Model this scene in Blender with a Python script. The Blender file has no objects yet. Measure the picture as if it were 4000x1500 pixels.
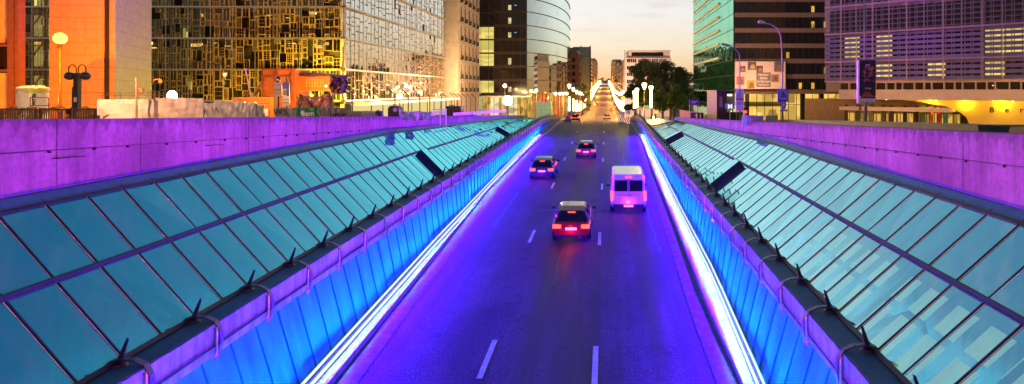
import bpy, bmesh, math, random
from mathutils import Vector, Matrix
R = math.radians
rnd = random.Random(7)
F = 2380.0; VX = 2365.0; VY = 353.0; EZ = 10.0      # lens of the photograph, eye 10 m over datum
scene = bpy.context.scene
COL = scene.collection
def lerp_tab(tab, y):
    if y <= tab[0][0]: return tab[0][1]
    for (a, va), (b, vb) in zip(tab, tab[1:]):
        if y <= b: return va + (vb - va) * (y - a) / (b - a)
    return tab[-1][1]
def W(x, y, Y):                      # survey helper: where a sighted point at distance Y stands
    return Vector(((x - VX) * Y / F, Y, EZ - (y - VY) * Y / F))
def WX(x, Y): return (x - VX) * Y / F
def WZ(y, Y): return EZ - (y - VY) * Y / F
# ------------------------------------------------------------------ materials
def new_mat(name):
    m = bpy.data.materials.new(name); m.use_nodes = True
    nt = m.node_tree; nt.nodes.clear()
    out = nt.nodes.new('ShaderNodeOutputMaterial')
    return m, nt, out
def N(nt, t, **kw):
    n = nt.nodes.new(t)
    for k, v in kw.items():
        if k in n.inputs: n.inputs[k].default_value = v
        else: setattr(n, k, v)
    return n
def pmat(name, col, rough=0.6, metal=0.0, var=0.15, scale=3.0, bump=0.0, bscale=20.0, col2=None, emit=None, es=0.0, spec=0.5, stretch=None, coat=0.0):
    m, nt, out = new_mat(name)
    b = N(nt, 'ShaderNodeBsdfPrincipled')
    b.inputs['Roughness'].default_value = rough; b.inputs['Metallic'].default_value = metal
    b.inputs['Specular IOR Level'].default_value = spec; b.inputs['Coat Weight'].default_value = coat
    tc = N(nt, 'ShaderNodeTexCoord'); src = tc.outputs['Object']
    if stretch:
        mp = N(nt, 'ShaderNodeMapping'); mp.inputs['Scale'].default_value = stretch
        nt.links.new(src, mp.inputs[0]); src = mp.outputs[0]
    if var > 0 or col2:
        nz = N(nt, 'ShaderNodeTexNoise'); nz.inputs['Scale'].default_value = scale; nz.inputs['Detail'].default_value = 6
        nz.inputs['Roughness'].default_value = 0.65
        nt.links.new(src, nz.inputs['Vector'])
        cr = N(nt, 'ShaderNodeValToRGB')
        c2 = col2 or [c * (1 - var) for c in col]
        c1 = col if col2 else [min(1, c * (1 + var)) for c in col]
        cr.color_ramp.elements[0].position = 0.35; cr.color_ramp.elements[1].position = 0.65
        cr.color_ramp.elements[0].color = (*c2, 1); cr.color_ramp.elements[1].color = (*c1, 1)
        nt.links.new(nz.outputs['Fac'], cr.inputs[0]); nt.links.new(cr.outputs[0], b.inputs['Base Color'])
    else:
        b.inputs['Base Color'].default_value = (*col, 1)
    if bump > 0:
        n2 = N(nt, 'ShaderNodeTexNoise'); n2.inputs['Scale'].default_value = bscale; n2.inputs['Detail'].default_value = 4
        nt.links.new(src, n2.inputs['Vector'])
        bp = N(nt, 'ShaderNodeBump'); bp.inputs['Strength'].default_value = bump; bp.inputs['Distance'].default_value = 0.05
        nt.links.new(n2.outputs['Fac'], bp.inputs['Height']); nt.links.new(bp.outputs[0], b.inputs['Normal'])
    if emit:
        b.inputs['Emission Color'].default_value = (*emit, 1); b.inputs['Emission Strength'].default_value = es
    nt.links.new(b.outputs[0], out.inputs[0])
    return m
def emat(name, col, s):
    m, nt, out = new_mat(name)
    e = N(nt, 'ShaderNodeEmission'); e.inputs[0].default_value = (*col, 1); e.inputs[1].default_value = s
    nt.links.new(e.outputs[0], out.inputs[0]); return m
def room_mat(name, col, s, scale=(0.6, 0.6, 0.6), dark=0.25, thr=0.5):
    """a lit room seen through a window: lamps, blinds and furniture break it up"""
    m, nt, out = new_mat(name)
    tc = N(nt, 'ShaderNodeTexCoord'); mp = N(nt, 'ShaderNodeMapping'); mp.inputs['Scale'].default_value = scale
    nt.links.new(tc.outputs['Object'], mp.inputs[0])
    v = N(nt, 'ShaderNodeTexVoronoi'); v.distance = 'CHEBYCHEV'; v.inputs['Scale'].default_value = 1.0
    nt.links.new(mp.outputs[0], v.inputs['Vector'])
    cr = N(nt, 'ShaderNodeValToRGB')
    cr.color_ramp.elements[0].position = 0.0; cr.color_ramp.elements[1].position = 1.0
    cr.color_ramp.elements[0].color = (*[c * dark for c in col], 1); cr.color_ramp.elements[1].color = (*col, 1)
    nt.links.new(v.outputs['Color'], cr.inputs[0])
    e = N(nt, 'ShaderNodeEmission'); e.inputs[1].default_value = s
    nt.links.new(cr.outputs[0], e.inputs[0]); 
    g = N(nt, 'ShaderNodeBsdfGlossy'); g.inputs['Roughness'].default_value = 0.05; g.inputs[0].default_value = (.08, .08, .08, 1)
    a = N(nt, 'ShaderNodeAddShader'); nt.links.new(e.outputs[0], a.inputs[0]); nt.links.new(g.outputs[0], a.inputs[1])
    nt.links.new(a.outputs[0], out.inputs[0]); return m
def glass_mat(name, tint, body, ior=1.5, trans=0.5, refl=(1, 1, 1), rough=0.0, wob=0.0, boost=0.0, dirt=0.0, gain=1.0):
    """coated glazing: sharp reflection by angle over a tinted, partly see-through body"""
    m, nt, out = new_mat(name)
    fr = N(nt, 'ShaderNodeFresnel'); fr.inputs[0].default_value = ior
    gl = N(nt, 'ShaderNodeBsdfGlossy'); gl.inputs[0].default_value = (*refl, 1); gl.inputs['Roughness'].default_value = rough
    tr = N(nt, 'ShaderNodeBsdfTransparent'); tr.inputs[0].default_value = (*tint, 1)
    df = N(nt, 'ShaderNodeBsdfDiffuse'); df.inputs[0].default_value = (*body, 1)
    m1 = N(nt, 'ShaderNodeMixShader'); m1.inputs[0].default_value = trans
    nt.links.new(df.outputs[0], m1.inputs[1]); nt.links.new(tr.outputs[0], m1.inputs[2])
    m2 = N(nt, 'ShaderNodeMixShader')
    ad = N(nt, 'ShaderNodeMath'); ad.operation = 'ADD'; ad.use_clamp = True; ad.inputs[1].default_value = boost
    gn = N(nt, 'ShaderNodeMath'); gn.operation = 'MULTIPLY'; gn.inputs[1].default_value = gain
    nt.links.new(fr.outputs[0], gn.inputs[0]); nt.links.new(gn.outputs[0], ad.inputs[0]); nt.links.new(ad.outputs[0], m2.inputs[0])
    nt.links.new(m1.outputs[0], m2.inputs[1]); nt.links.new(gl.outputs[0], m2.inputs[2])
    if wob > 0:
        tc = N(nt, 'ShaderNodeTexCoord'); nz = N(nt, 'ShaderNodeTexNoise'); nz.inputs['Scale'].default_value = 0.35
        nt.links.new(tc.outputs['Object'], nz.inputs['Vector'])
        bp = N(nt, 'ShaderNodeBump'); bp.inputs['Strength'].default_value = wob; bp.inputs['Distance'].default_value = 0.3
        nt.links.new(nz.outputs[0], bp.inputs['Height'])
        nt.links.new(bp.outputs[0], gl.inputs['Normal']); 
    if dirt > 0:                                    # dust and rain marks dull the pane
        tc = N(nt, 'ShaderNodeTexCoord'); mp = N(nt, 'ShaderNodeMapping'); mp.inputs['Scale'].default_value = (1.0, 3.5, 1.0); nt.links.new(tc.outputs['Object'], mp.inputs[0])
        nz = N(nt, 'ShaderNodeTexNoise'); nz.inputs['Scale'].default_value = .9; nz.inputs['Detail'].default_value = 8; nz.inputs['Roughness'].default_value = .7; nt.links.new(mp.outputs[0], nz.inputs['Vector'])
        r = N(nt, 'ShaderNodeMapRange'); r.inputs['From Min'].default_value = .42; r.inputs['From Max'].default_value = .72; r.inputs['To Max'].default_value = dirt*2.5; nt.links.new(nz.outputs['Fac'], r.inputs['Value'])
        dd = N(nt, 'ShaderNodeBsdfDiffuse'); dd.inputs[0].default_value = (.16, .22, .22, 1)
        m3 = N(nt, 'ShaderNodeMixShader'); nt.links.new(r.outputs[0], m3.inputs[0]); nt.links.new(m2.outputs[0], m3.inputs[1]); nt.links.new(dd.outputs[0], m3.inputs[2]); m2 = m3
    nt.links.new(m2.outputs[0], out.inputs[0]); return m
def concrete_mat(name, base, drip=None, dark=0.45):
    """board-marked concrete with rain streaks hanging from its top edge"""
    m, nt, out = new_mat(name)
    b = N(nt, 'ShaderNodeBsdfPrincipled'); b.inputs['Roughness'].default_value = 0.85
    tc = N(nt, 'ShaderNodeTexCoord')
    mp = N(nt, 'ShaderNodeMapping'); mp.inputs['Scale'].default_value = (3.0, 3.0, 0.35)
    nt.links.new(tc.outputs['Object'], mp.inputs[0])
    n1 = N(nt, 'ShaderNodeTexNoise'); n1.inputs['Scale'].default_value = 1.3; n1.inputs['Detail'].default_value = 8; n1.inputs['Roughness'].default_value = .7
    nt.links.new(mp.outputs[0], n1.inputs['Vector'])
    n2 = N(nt, 'ShaderNodeTexNoise'); n2.inputs['Scale'].default_value = 0.7; n2.inputs['Detail'].default_value = 7
    nt.links.new(tc.outputs['Object'], n2.inputs['Vector'])
    n3 = N(nt, 'ShaderNodeTexNoise'); n3.inputs['Scale'].default_value = 9; n3.inputs['Detail'].default_value = 5
    nt.links.new(tc.outputs['Object'], n3.inputs['Vector'])
    mx = N(nt, 'ShaderNodeMath'); mx.operation = 'MULTIPLY'; nt.links.new(n1.outputs['Fac'], mx.inputs[0]); nt.links.new(n2.outputs['Fac'], mx.inputs[1])
    cr = N(nt, 'ShaderNodeValToRGB')
    cr.color_ramp.elements[0].position = 0.14; cr.color_ramp.elements[1].position = 0.36
    cr.color_ramp.elements[0].color = (*[c * dark for c in base], 1); cr.color_ramp.elements[1].color = (*base, 1)
    nt.links.new(mx.outputs[0], cr.inputs[0])
    m3 = N(nt, 'ShaderNodeMix'); m3.data_type = 'RGBA'; m3.blend_type = 'MULTIPLY'; m3.inputs[0].default_value = 0.5
    cr3 = N(nt, 'ShaderNodeValToRGB'); cr3.color_ramp.elements[0].position = .3; cr3.color_ramp.elements[1].position = .6
    cr3.color_ramp.elements[0].color = (.55, .55, .55, 1)
    nt.links.new(n3.outputs['Fac'], cr3.inputs[0])
    nt.links.new(cr.outputs[0], m3.inputs[6]); nt.links.new(cr3.outputs[0], m3.inputs[7])
    if drip:                                        # dark rain stains hanging from the top edge
        sx = N(nt, 'ShaderNodeSeparateXYZ'); nt.links.new(tc.outputs['Object'], sx.inputs[0])
        q = N(nt, 'ShaderNodeMath', operation='MULTIPLY_ADD'); nt.links.new(sx.outputs[1], q.inputs[0]); q.inputs[1].default_value = drip[1]; q.inputs[2].default_value = -drip[0]
        dp = N(nt, 'ShaderNodeMath', operation='ADD'); nt.links.new(q.outputs[0], dp.inputs[0]); nt.links.new(sx.outputs[2], dp.inputs[1])     # minus the depth below the top
        m4 = N(nt, 'ShaderNodeMapping'); m4.inputs['Scale'].default_value = (0.01, 3.2, .25); nt.links.new(tc.outputs['Object'], m4.inputs[0])
        n4 = N(nt, 'ShaderNodeTexNoise'); n4.inputs['Scale'].default_value = 1.6; n4.inputs['Detail'].default_value = 4; nt.links.new(m4.outputs[0], n4.inputs['Vector'])
        s4 = N(nt, 'ShaderNodeMapRange'); s4.inputs['From Min'].default_value = .38; s4.inputs['From Max'].default_value = .70; s4.inputs['To Min'].default_value = .0; s4.inputs['To Max'].default_value = .34; nt.links.new(n4.outputs['Fac'], s4.inputs['Value'])
        ad = N(nt, 'ShaderNodeMath', operation='ADD'); nt.links.new(dp.outputs[0], ad.inputs[0]); nt.links.new(s4.outputs[0], ad.inputs[1])
        f4 = N(nt, 'ShaderNodeMapRange'); f4.inputs['From Min'].default_value = -.02; f4.inputs['From Max'].default_value = .04; f4.inputs['To Min'].default_value = 0; f4.inputs['To Max'].default_value = .55; nt.links.new(ad.outputs[0], f4.inputs['Value'])
        m5 = N(nt, 'ShaderNodeMix'); m5.data_type = 'RGBA'; m5.inputs[7].default_value = (.05, .04, .045, 1)
        nt.links.new(f4.outputs[0], m5.inputs[0]); nt.links.new(m3.outputs[2], m5.inputs[6]); m3 = m5
    nt.links.new(m3.outputs[2], b.inputs['Base Color'])
    bp = N(nt, 'ShaderNodeBump'); bp.inputs['Strength'].default_value = .35; bp.inputs['Distance'].default_value = .02
    nt.links.new(n3.outputs['Fac'], bp.inputs['Height']); nt.links.new(bp.outputs[0], b.inputs['Normal'])
    nt.links.new(b.outputs[0], out.inputs[0]); return m

# ------------------------------------------------------------------ mesh builder
class MB:
    def __init__(s): s.v = []; s.f = []; s.m = []; s.mi = 0
    def quad(s, a, b, c, d):
        n = len(s.v); s.v += [tuple(a), tuple(b), tuple(c), tuple(d)]; s.f.append((n, n+1, n+2, n+3)); s.m.append(s.mi); return s
    def poly(s, pts):
        n = len(s.v); s.v += [tuple(p) for p in pts]; s.f.append(tuple(range(n, n+len(pts)))); s.m.append(s.mi); return s
    def hexa(s, p):                         # 8 corners: bottom 0-3, top 4-7
        n = len(s.v); s.v += [tuple(q) for q in p]
        for f in ((0,3,2,1),(4,5,6,7),(0,1,5,4),(1,2,6,5),(2,3,7,6),(3,0,4,7)):
            s.f.append(tuple(n+i for i in f)); s.m.append(s.mi)
        return s
    def box(s, x0, x1, y0, y1, z0, z1):
        return s.hexa([(x0,y0,z0),(x1,y0,z0),(x1,y1,z0),(x0,y1,z0),(x0,y0,z1),(x1,y0,z1),(x1,y1,z1),(x0,y1,z1)])
    def fbox(s, fr, u0, u1, v0, v1, w0, w1):
        return s.hexa([fr(u0,v0,w1),fr(u1,v0,w1),fr(u1,v0,w0),fr(u0,v0,w0),fr(u0,v1,w1),fr(u1,v1,w1),fr(u1,v1,w0),fr(u0,v1,w0)])
    def fquad(s, fr, u0, u1, v0, v1, w):
        return s.quad(fr(u0,v0,w), fr(u1,v0,w), fr(u1,v1,w), fr(u0,v1,w))
    def tube(s, pts, r, n=8, cap=True):
        pts = [Vector(p) for p in pts]; rr = r if isinstance(r, (list, tuple)) else [r]*len(pts)
        base = len(s.v); prev = None
        for i, p in enumerate(pts):
            t = (pts[min(i+1, len(pts)-1)] - pts[max(i-1, 0)]).normalized()
            if prev is None:
                a = Vector((0, 0, 1)) if abs(t.z) < .9 else Vector((1, 0, 0)); u = t.cross(a).normalized()
            else: u = (prev - t * prev.dot(t)).normalized()
            prev = u; w = t.cross(u)
            for k in range(n):
                an = 2*math.pi*k/n; s.v.append(tuple(p + (u*math.cos(an) + w*math.sin(an))*rr[i]))
        for i in range(len(pts)-1):
            for k in range(n):
                a = base+i*n+k; b = base+i*n+(k+1) % n
                s.f.append((a, b, b+n, a+n)); s.m.append(s.mi)
        if cap:
            s.f.append(tuple(base+k for k in range(n-1, -1, -1))); s.m.append(s.mi)
            e = base+(len(pts)-1)*n; s.f.append(tuple(e+k for k in range(n))); s.m.append(s.mi)
        return s
    def ball(s, c, r, n=14, m=9, sx=1, sy=1, sz=1):
        pts = []; base = len(s.v)
        for i in range(m+1):
            ph = math.pi*i/m
            for k in range(n):
                th = 2*math.pi*k/n
                s.v.append((c[0]+r*sx*math.sin(ph)*math.cos(th), c[1]+r*sy*math.sin(ph)*math.sin(th), c[2]+r*sz*math.cos(ph)))
        for i in range(m):
            for k in range(n):
                a = base+i*n+k; b = base+i*n+(k+1) % n
                s.f.append((a, a+n, b+n, b)); s.m.append(s.mi)
        return s
    def extr(s, poly, f0, f1):              # prism of a 2-D outline between two mapping functions
        n = len(s.v); k = len(poly)
        s.v += [tuple(f0(*p)) for p in poly] + [tuple(f1(*p)) for p in poly]
        s.f.append(tuple(n+i for i in range(k-1, -1, -1))); s.m.append(s.mi)
        s.f.append(tuple(n+k+i for i in range(k))); s.m.append(s.mi)
        for i in range(k):
            j = (i+1) % k; s.f.append((n+i, n+j, n+k+j, n+k+i)); s.m.append(s.mi)
        return s
    def build(s, name, mats, parent=None, smooth=False, fix=True):
        if not isinstance(mats, (list, tuple)): mats = [mats]
        o = Vector((0, 0, 0))
        if parent is not None:
            q = parent
            while q is not None: o = o + q.location; q = q.parent
        me = bpy.data.meshes.new(name)
        me.from_pydata([tuple(Vector(v) - o) for v in s.v], [], s.f)
        for m in mats: me.materials.append(m)
        me.polygons.foreach_set('material_index', s.m)
        if fix:
            bm = bmesh.new(); bm.from_mesh(me); bmesh.ops.recalc_face_normals(bm, faces=bm.faces); bm.to_mesh(me); bm.free()
        if smooth: me.polygons.foreach_set('use_smooth', [True]*len(me.polygons))
        ob = bpy.data.objects.new(name, me); COL.objects.link(ob)
        if parent is not None: ob.parent = parent
        return ob
def tag(o, label=None, cat=None, group=None, kind=None):
    if label: o['label'] = label
    if cat: o['category'] = cat
    if group: o['group'] = group
    if kind: o['kind'] = kind
    return o
def thing(name, label, cat, loc=(0, 0, 0), group=None):
    e = bpy.data.objects.new(name, None); COL.objects.link(e); e.location = loc; e.empty_display_size = .2
    return tag(e, label, cat, group)
def struct(o): o['kind'] = 'structure'; return o
def kids(o): return [c for c in o.children]
def copy_tree(o, loc, label=None, shallow=False):
    c = o.copy(); COL.objects.link(c); c.location = loc
    if label: c['label'] = label
    if not shallow:
        for ch in kids(o):
            d = ch.copy(); COL.objects.link(d); d.parent = c
            for g in kids(ch):
                e = g.copy(); COL.objects.link(e); e.parent = d
    return c
def frame(o, u, n=None):
    o = Vector(o); u = Vector(u).normalized(); z = Vector((0, 0, 1)); n = Vector(n).normalized() if n else u.cross(z)
    return lambda a, b, c=0.0: o + u*a + z*b + n*c
FONT = None
def text(parent, s, org, u, v, size, mat, name='lettering', depth=0.01, align='CENTER', bold=0.0):
    cu = bpy.data.curves.new(name, 'FONT'); cu.body = s; cu.size = size; cu.extrude = depth; cu.align_x = align; cu.align_y = 'CENTER'; cu.offset = bold
    tmp = bpy.data.objects.new(name+'_curve', cu); COL.objects.link(tmp)
    dg = bpy.context.evaluated_depsgraph_get(); dg.update()
    me = bpy.data.meshes.new_from_object(tmp.evaluated_get(dg)); 
    bpy.data.objects.remove(tmp); me.materials.clear(); me.materials.append(mat)
    u = Vector(u).normalized(); v = Vector(v).normalized(); n = u.cross(v)
    M = Matrix((u, v, n)).transposed().to_4x4(); M.translation = Vector(org)
    if parent is not None: M.translation = M.translation - parent.location - (parent.parent.location if parent.parent else Vector((0,0,0)))
    me.transform(M)
    ob = bpy.data.objects.new(name, me); COL.objects.link(ob)
    if parent is not None: ob.parent = parent
    return ob
def area(name, loc, to, sx, sy, power, col, axis=(0, 1, 0), spread=180):
    """rectangular lamp at loc shining towards to, its long side along axis"""
    l = bpy.data.lights.new(name, 'AREA'); l.shape = 'RECTANGLE'; l.size = sx; l.size_y = sy; l.energy = power; l.color = col; l.spread = R(spread)
    o = bpy.data.objects.new(name, l); COL.objects.link(o)
    z = -(Vector(to) - Vector(loc)).normalized(); x = Vector(axis); x = (x - z*x.dot(z)).normalized(); y = z.cross(x)
    M = Matrix((x, y, z)).transposed().to_4x4(); M.translation = Vector(loc); o.matrix_world = M
    return o
def point(name, loc, power, col, r=0.1):
    l = bpy.data.lights.new(name, 'POINT'); l.energy = power; l.color = col; l.shadow_soft_size = r
    o = bpy.data.objects.new(name, l); COL.objects.link(o); o.location = loc; return o

# ------------------------------------------------------------------ levels of the place (heights against the eye)
GT = [(-40, .2), (0, -1.25), (200, -9.29), (230, -10.0), (270, -10.3), (330, -10.1), (412, -8.9), (600, -3.0), (900, 5.0), (1400, 12.5), (2600, 14)]
def zg(Y): return EZ + lerp_tab(GT, Y)
def zr(Y):                                       # carriageway
    u = -7.7 + .0298*Y
    if Y < 84: return EZ + u
    if Y > 100: return zg(Y) + .03
    t = (Y - 84)/16.0; return (1-t)*(EZ+u) + t*(zg(Y)+.03)
def RP(x, y, hb):                                # a sighted point hb above the sloping carriageway
    Y = (7.7 - hb)*F/(y - VY + .0298*F); return (Y, WX(x, Y))
KL = [RP(1285,1500,.1), RP(1900,750,.1), RP(2069,576,.1), (79,-7.3), (97,-7.0)]
KL = [(0, -6.2)] + KL
KR = [(0, 3.1), RP(2906,1500,.1), RP(2773,1213,.1), RP(2653,907,.1), RP(2562,690,.1), RP(2510,550,.1), (92, 3.9)]
TL = [(0, -6.75), RP(1204,1500,.25), RP(1693,955,.25), RP(1941,691,.25), RP(2104,520,.25), (95, -8.1)]
TR = [(0, 3.4), RP(2974,1500,.25), RP(2790,1073,.25), RP(2649,799,.25), RP(2516,528,.25), (92, 4.6)]
BXL, BXR = -8.05, 4.64                            # glass edge of the two beams
WXL, WXR = -10.44, 7.43                           # faces of the two purple walls
def bzL(Y): return EZ - 4.70 + .0164*Y
def bzR(Y): return EZ - 4.70 + .0139*Y
CTL = [(0, -1.87), (30, -1.87), (33, -2.0), (38, -2.14), (45, -2.35), (55, -2.6), (62, -2.77), (72, -3.15), (80, -3.3)]
CTR = [(0, -2.12), (26, -2.12), (33, -2.28), (37, -2.40), (62, -2.97), (70, -3.2)]
def czL(Y): return EZ + lerp_tab(CTL, Y)
def czR(Y): return EZ + lerp_tab(CTR, Y)
def wzL(Y): return EZ - (.09 + .0396*Y)
def wzR(Y): return EZ - (.36 + .0390*Y)
WP=1000; LP=240; RPW=1450; MPL=1500; MPR=1200; HLL=260; HLR=1700; SUN_EL=2.0; SUN_ROT=-20; SKY=.12
def road_mat():
    """worn asphalt: grain, wheel tracks polished along each lane, pale patches and oil drips"""
    m, nt, out = new_mat('asphalt'); b = N(nt, 'ShaderNodeBsdfPrincipled'); tc = N(nt, 'ShaderNodeTexCoord')
    def noise(scale, detail, sc=None):
        n = N(nt, 'ShaderNodeTexNoise'); n.inputs['Scale'].default_value = scale; n.inputs['Detail'].default_value = detail
        if sc:
            mp = N(nt, 'ShaderNodeMapping'); mp.inputs['Scale'].default_value = sc; nt.links.new(tc.outputs['Object'], mp.inputs[0]); nt.links.new(mp.outputs[0], n.inputs['Vector'])
        else: nt.links.new(tc.outputs['Object'], n.inputs['Vector'])
        return n.outputs['Fac']
    def ramp(src, p0, c0, p1, c1):
        r = N(nt, 'ShaderNodeValToRGB'); r.color_ramp.elements[0].position = p0; r.color_ramp.elements[1].position = p1
        r.color_ramp.elements[0].color = (c0, c0, c0, 1); r.color_ramp.elements[1].color = (c1, c1, c1, 1); nt.links.new(src, r.inputs[0]); return r.outputs[0]
    def mul(a, c, f=1.0):
        x = N(nt, 'ShaderNodeMix'); x.data_type = 'RGBA'; x.blend_type = 'MULTIPLY'; x.inputs[0].default_value = f
        if isinstance(a, tuple): x.inputs[6].default_value = (*a, 1)
        else: nt.links.new(a, x.inputs[6])
        nt.links.new(c, x.inputs[7]); return x.outputs[2]
    grain = noise(28, 3); tracks = noise(1.0, 3, (1.15, .02, 1)); patch = noise(.35, 5, (1, .35, 1)); blot = noise(1.6, 6)
    c = mul((.080, .048, .070), ramp(grain, .35, .25, .65, 1.6)); c = mul(c, ramp(tracks, .40, .30, .58, 1.5)); c = mul(c, ramp(patch, .42, .6, .56, 1.15)); c = mul(c, ramp(blot, .30, .45, .42, 1.0), .6)
    nt.links.new(c, b.inputs['Base Color']); nt.links.new(ramp(tracks, .35, .55, .65, .85), b.inputs['Roughness'])
    bp = N(nt, 'ShaderNodeBump'); bp.inputs['Strength'].default_value = .6; bp.inputs['Distance'].default_value = .02; nt.links.new(grain, bp.inputs['Height']); nt.links.new(bp.outputs[0], b.inputs['Normal'])
    nt.links.new(b.outputs[0], out.inputs[0]); return m
# ------------------------------------------------------------------ shared materials
M = {}
M['ground'] = pmat('paving', (.16, .14, .12), .9, var=.3, scale=1.5, bump=.2)
M['road'] = road_mat()
M['farroad'] = pmat('street_asphalt', (.10, .085, .075), .6, var=.25, scale=.5, bump=.3, bscale=40)
M['paint'] = pmat('road_paint', (.75, .74, .72), .7, var=.25, scale=6)
M['concrete'] = concrete_mat('concrete', (.25, .235, .25))
M['beamc'] = concrete_mat('beam_concrete', (.27, .25, .26), dark=.3)
M['darkm'] = pmat('dark_steel', (.035, .037, .045), .4, metal=.6, var=.2)
M['bar'] = pmat('glazing_bar_steel', (.02, .04, .07), .5, metal=.2, var=.2)
M['glint_strip'] = pmat('painted_glint', (.80, .62, .25), .35, metal=.4, var=.1)
M['flash'] = pmat('flashing_steel', (.05, .15, .24), .4, metal=.6, var=.2, scale=2)
M['hoop'] = pmat('hoop_steel', (.14, .12, .15), .35, metal=.7, var=.3, scale=8)
M['copper'] = pmat('bronze_tube', (.75, .42, .28), .3, metal=.8, var=.2)
M['blade'] = pmat('blade_steel', (.045, .04, .05), .45, metal=.4, var=.2)
M['panel'] = pmat('wall_panel', (.02, .36, .66), .6, col2=(.015, .20, .42), scale=.7, stretch=(3, 3, .25), spec=.08)
M['ledge'] = pmat('ledge_concrete', (.24, .25, .28), .8, var=.3, scale=4)
M['gutter'] = pmat('gutter_slab', (.10, .11, .14), .8, var=.3, scale=4)
M['kerbm'] = pmat('kerb_stone', (.26, .21, .24), .8, var=.25, scale=5)
M['cap'] = pmat('cap_sheet_steel', (.06, .15, .25), .55, metal=.1, col2=(.035, .10, .18), scale=2)
M['canopy'] = glass_mat('canopy_glass', (.03, .60, .80), (.0, .13, .20), ior=1.9, trans=.7, refl=(.20, .88, 1.0), rough=.01, boost=.20, gain=2.8, dirt=.05)
M['canopyR'] = glass_mat('canopy_glass_pale', (.60, .92, .92), (.0, .26, .34), ior=1.9, trans=.62, refl=(.45, .92, 1.0), rough=.01, boost=.42, gain=2.2, dirt=.06)
M['tubeglow'] = emat('led_tube', (.92, 1.0, 1.4), 1.05)
M['violetglow'] = emat('violet_led', (.12, .02, 1.0), 1.2)

# ------------------------------------------------------------------ ground, carriageway, kerbs
YS = [-40, -20, 0, 20, 40, 60, 80, 92]
g = MB()
def gstrip(mb, x0, x1, ys):
    for a, b in zip(ys, ys[1:]):
        mb.quad((x0, a, zg(a)), (x1, a, zg(a)), (x1, b, zg(b)), (x0, b, zg(b)))
gstrip(g, -900, WXL-.4, YS); gstrip(g, WXR+.4, 900, YS)
FY = [92, 110, 140, 170, 200, 230, 250, 270, 300, 330, 370, 412, 470, 530, 600, 700, 800, 900, 1150, 1400, 2600]
gstrip(g, -900, 900, FY)
gstrip(g, WXL-.4, BXL-.3, [82, 92]); gstrip(g, BXR+.3, WXR+.4, [66, 92])
struct(g.build('ground', M['ground']))
RY = [4 + 2*i for i in range(58)]
r = MB()
def xl(Y): return lerp_tab(TL, Y)
def xr(Y): return lerp_tab(TR, Y)
for a, b in zip(RY, RY[1:]):
    r.quad((xl(a)-.1, a, zr(a)), (xr(a)+.1, a, zr(a)), (xr(b)+.1, b, zr(b)), (xl(b)-.1, b, zr(b)))
struct(r.build('underpass_road', M['road']))
f = MB(); fy = [118] + FY[2:-1]
for a, b in zip(fy, fy[1:]):
    z = .03
    f.quad((-8.5, a, zg(a)+z), (5.0, a, zg(a)+z), (5.0, b, zg(b)+z), (-8.5, b, zg(b)+z))
struct(f.build('street', M['farroad']))
for sx, nm in ((-1, 'pavement'), (1, 'pavement')):
    k = MB()
    for a, b in zip(fy, fy[1:]):
        x0, x1 = (-12.2, -8.5) if sx < 0 else (5.0, 8.4)
        k.hexa([(x0,a,zg(a)),(x1,a,zg(a)),(x1,b,zg(b)),(x0,b,zg(b)),(x0,a,zg(a)+.16),(x1,a,zg(a)+.16),(x1,b,zg(b)+.16),(x0,b,zg(b)+.16)])
    struct(k.build(nm, M['kerbm']))
# lane dashes, crossings, transverse joint
mk = MB()
def dash(X, Y, L, w=.15, zf=zr):
    n = max(1, int(L))
    for i in range(n):
        a = Y - L/2 + L*i/n; b = a + L/n
        mk.quad((X-w/2, a, zf(a)+.012), (X+w/2, a, zf(a)+.012), (X+w/2, b, zf(b)+.012), (X-w/2, b, zf(b)+.012))
for X, Y in ((-3.17,16.4),(-3.45,28.6),(-3.57,41.4),(-3.61,54.1),(-3.64,66.4),(-3.6,78.6),(-3.5,90.5)): dash(X, Y, 2.2)
for X, Y in ((-.27,16.0),(-.27,28.2),(-.23,41),(-.22,53.5),(-.2,66),(-.2,78.5),(-.2,90.5)): dash(X, Y, 2.2)
for yc in (224, 409, 640):                                             # zebra-like block crossings
    for dy in (0, 7.0 if yc < 300 else 12):
        n = 17
        for i in range(n):
            x = -8.2 + i*.79
            mk.quad((x, yc+dy, zg(yc+dy)+.05), (x+.42, yc+dy, zg(yc+dy)+.05), (x+.42, yc+dy+1.4, zg(yc+dy+1.4)+.05), (x, yc+dy+1.4, zg(yc+dy+1.4)+.05))
for X in (-5.1, -1.75, 1.6):
    for Y in range(240, 640, 12): dash(X, Y, 3.0, .14, lambda q: zg(q)+.04)
struct(mk.build('road_markings', M['paint']))
jt = MB(); jt.box(-7.6, 3.7, 34.0, 34.05, zr(34)+.0, zr(34)+.012)
for dx in (-1.1, 0):                                                     # tar seams along the carriageway
    pass
struct(jt.build('road_joint', M['kerbm']))
tar = MB(); tm = pmat('tar_patch', (.02, .017, .022), .35, var=.2)
for X, Y, L, w in ((-5.6, 30, 9, .05), (-1.9, 22, 14, .04), (1.6, 45, 12, .05), (-4.9, 52, 10, .05), (2.3, 26, 9, .04), (-.9, 60, 12, .04)):
    n = 14
    for i in range(n):
        a = Y + L*i/n; b = a + L/n; x = X + .05*math.sin(i*1.7); x2 = X + .05*math.sin((i+1)*1.7)
        tar.quad((x, a, zr(a)+.006), (x+w, a, zr(a)+.006), (x2+w, b, zr(b)+.006), (x2, b, zr(b)+.006))
struct(tar.build('tar_seams', tm))
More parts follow.
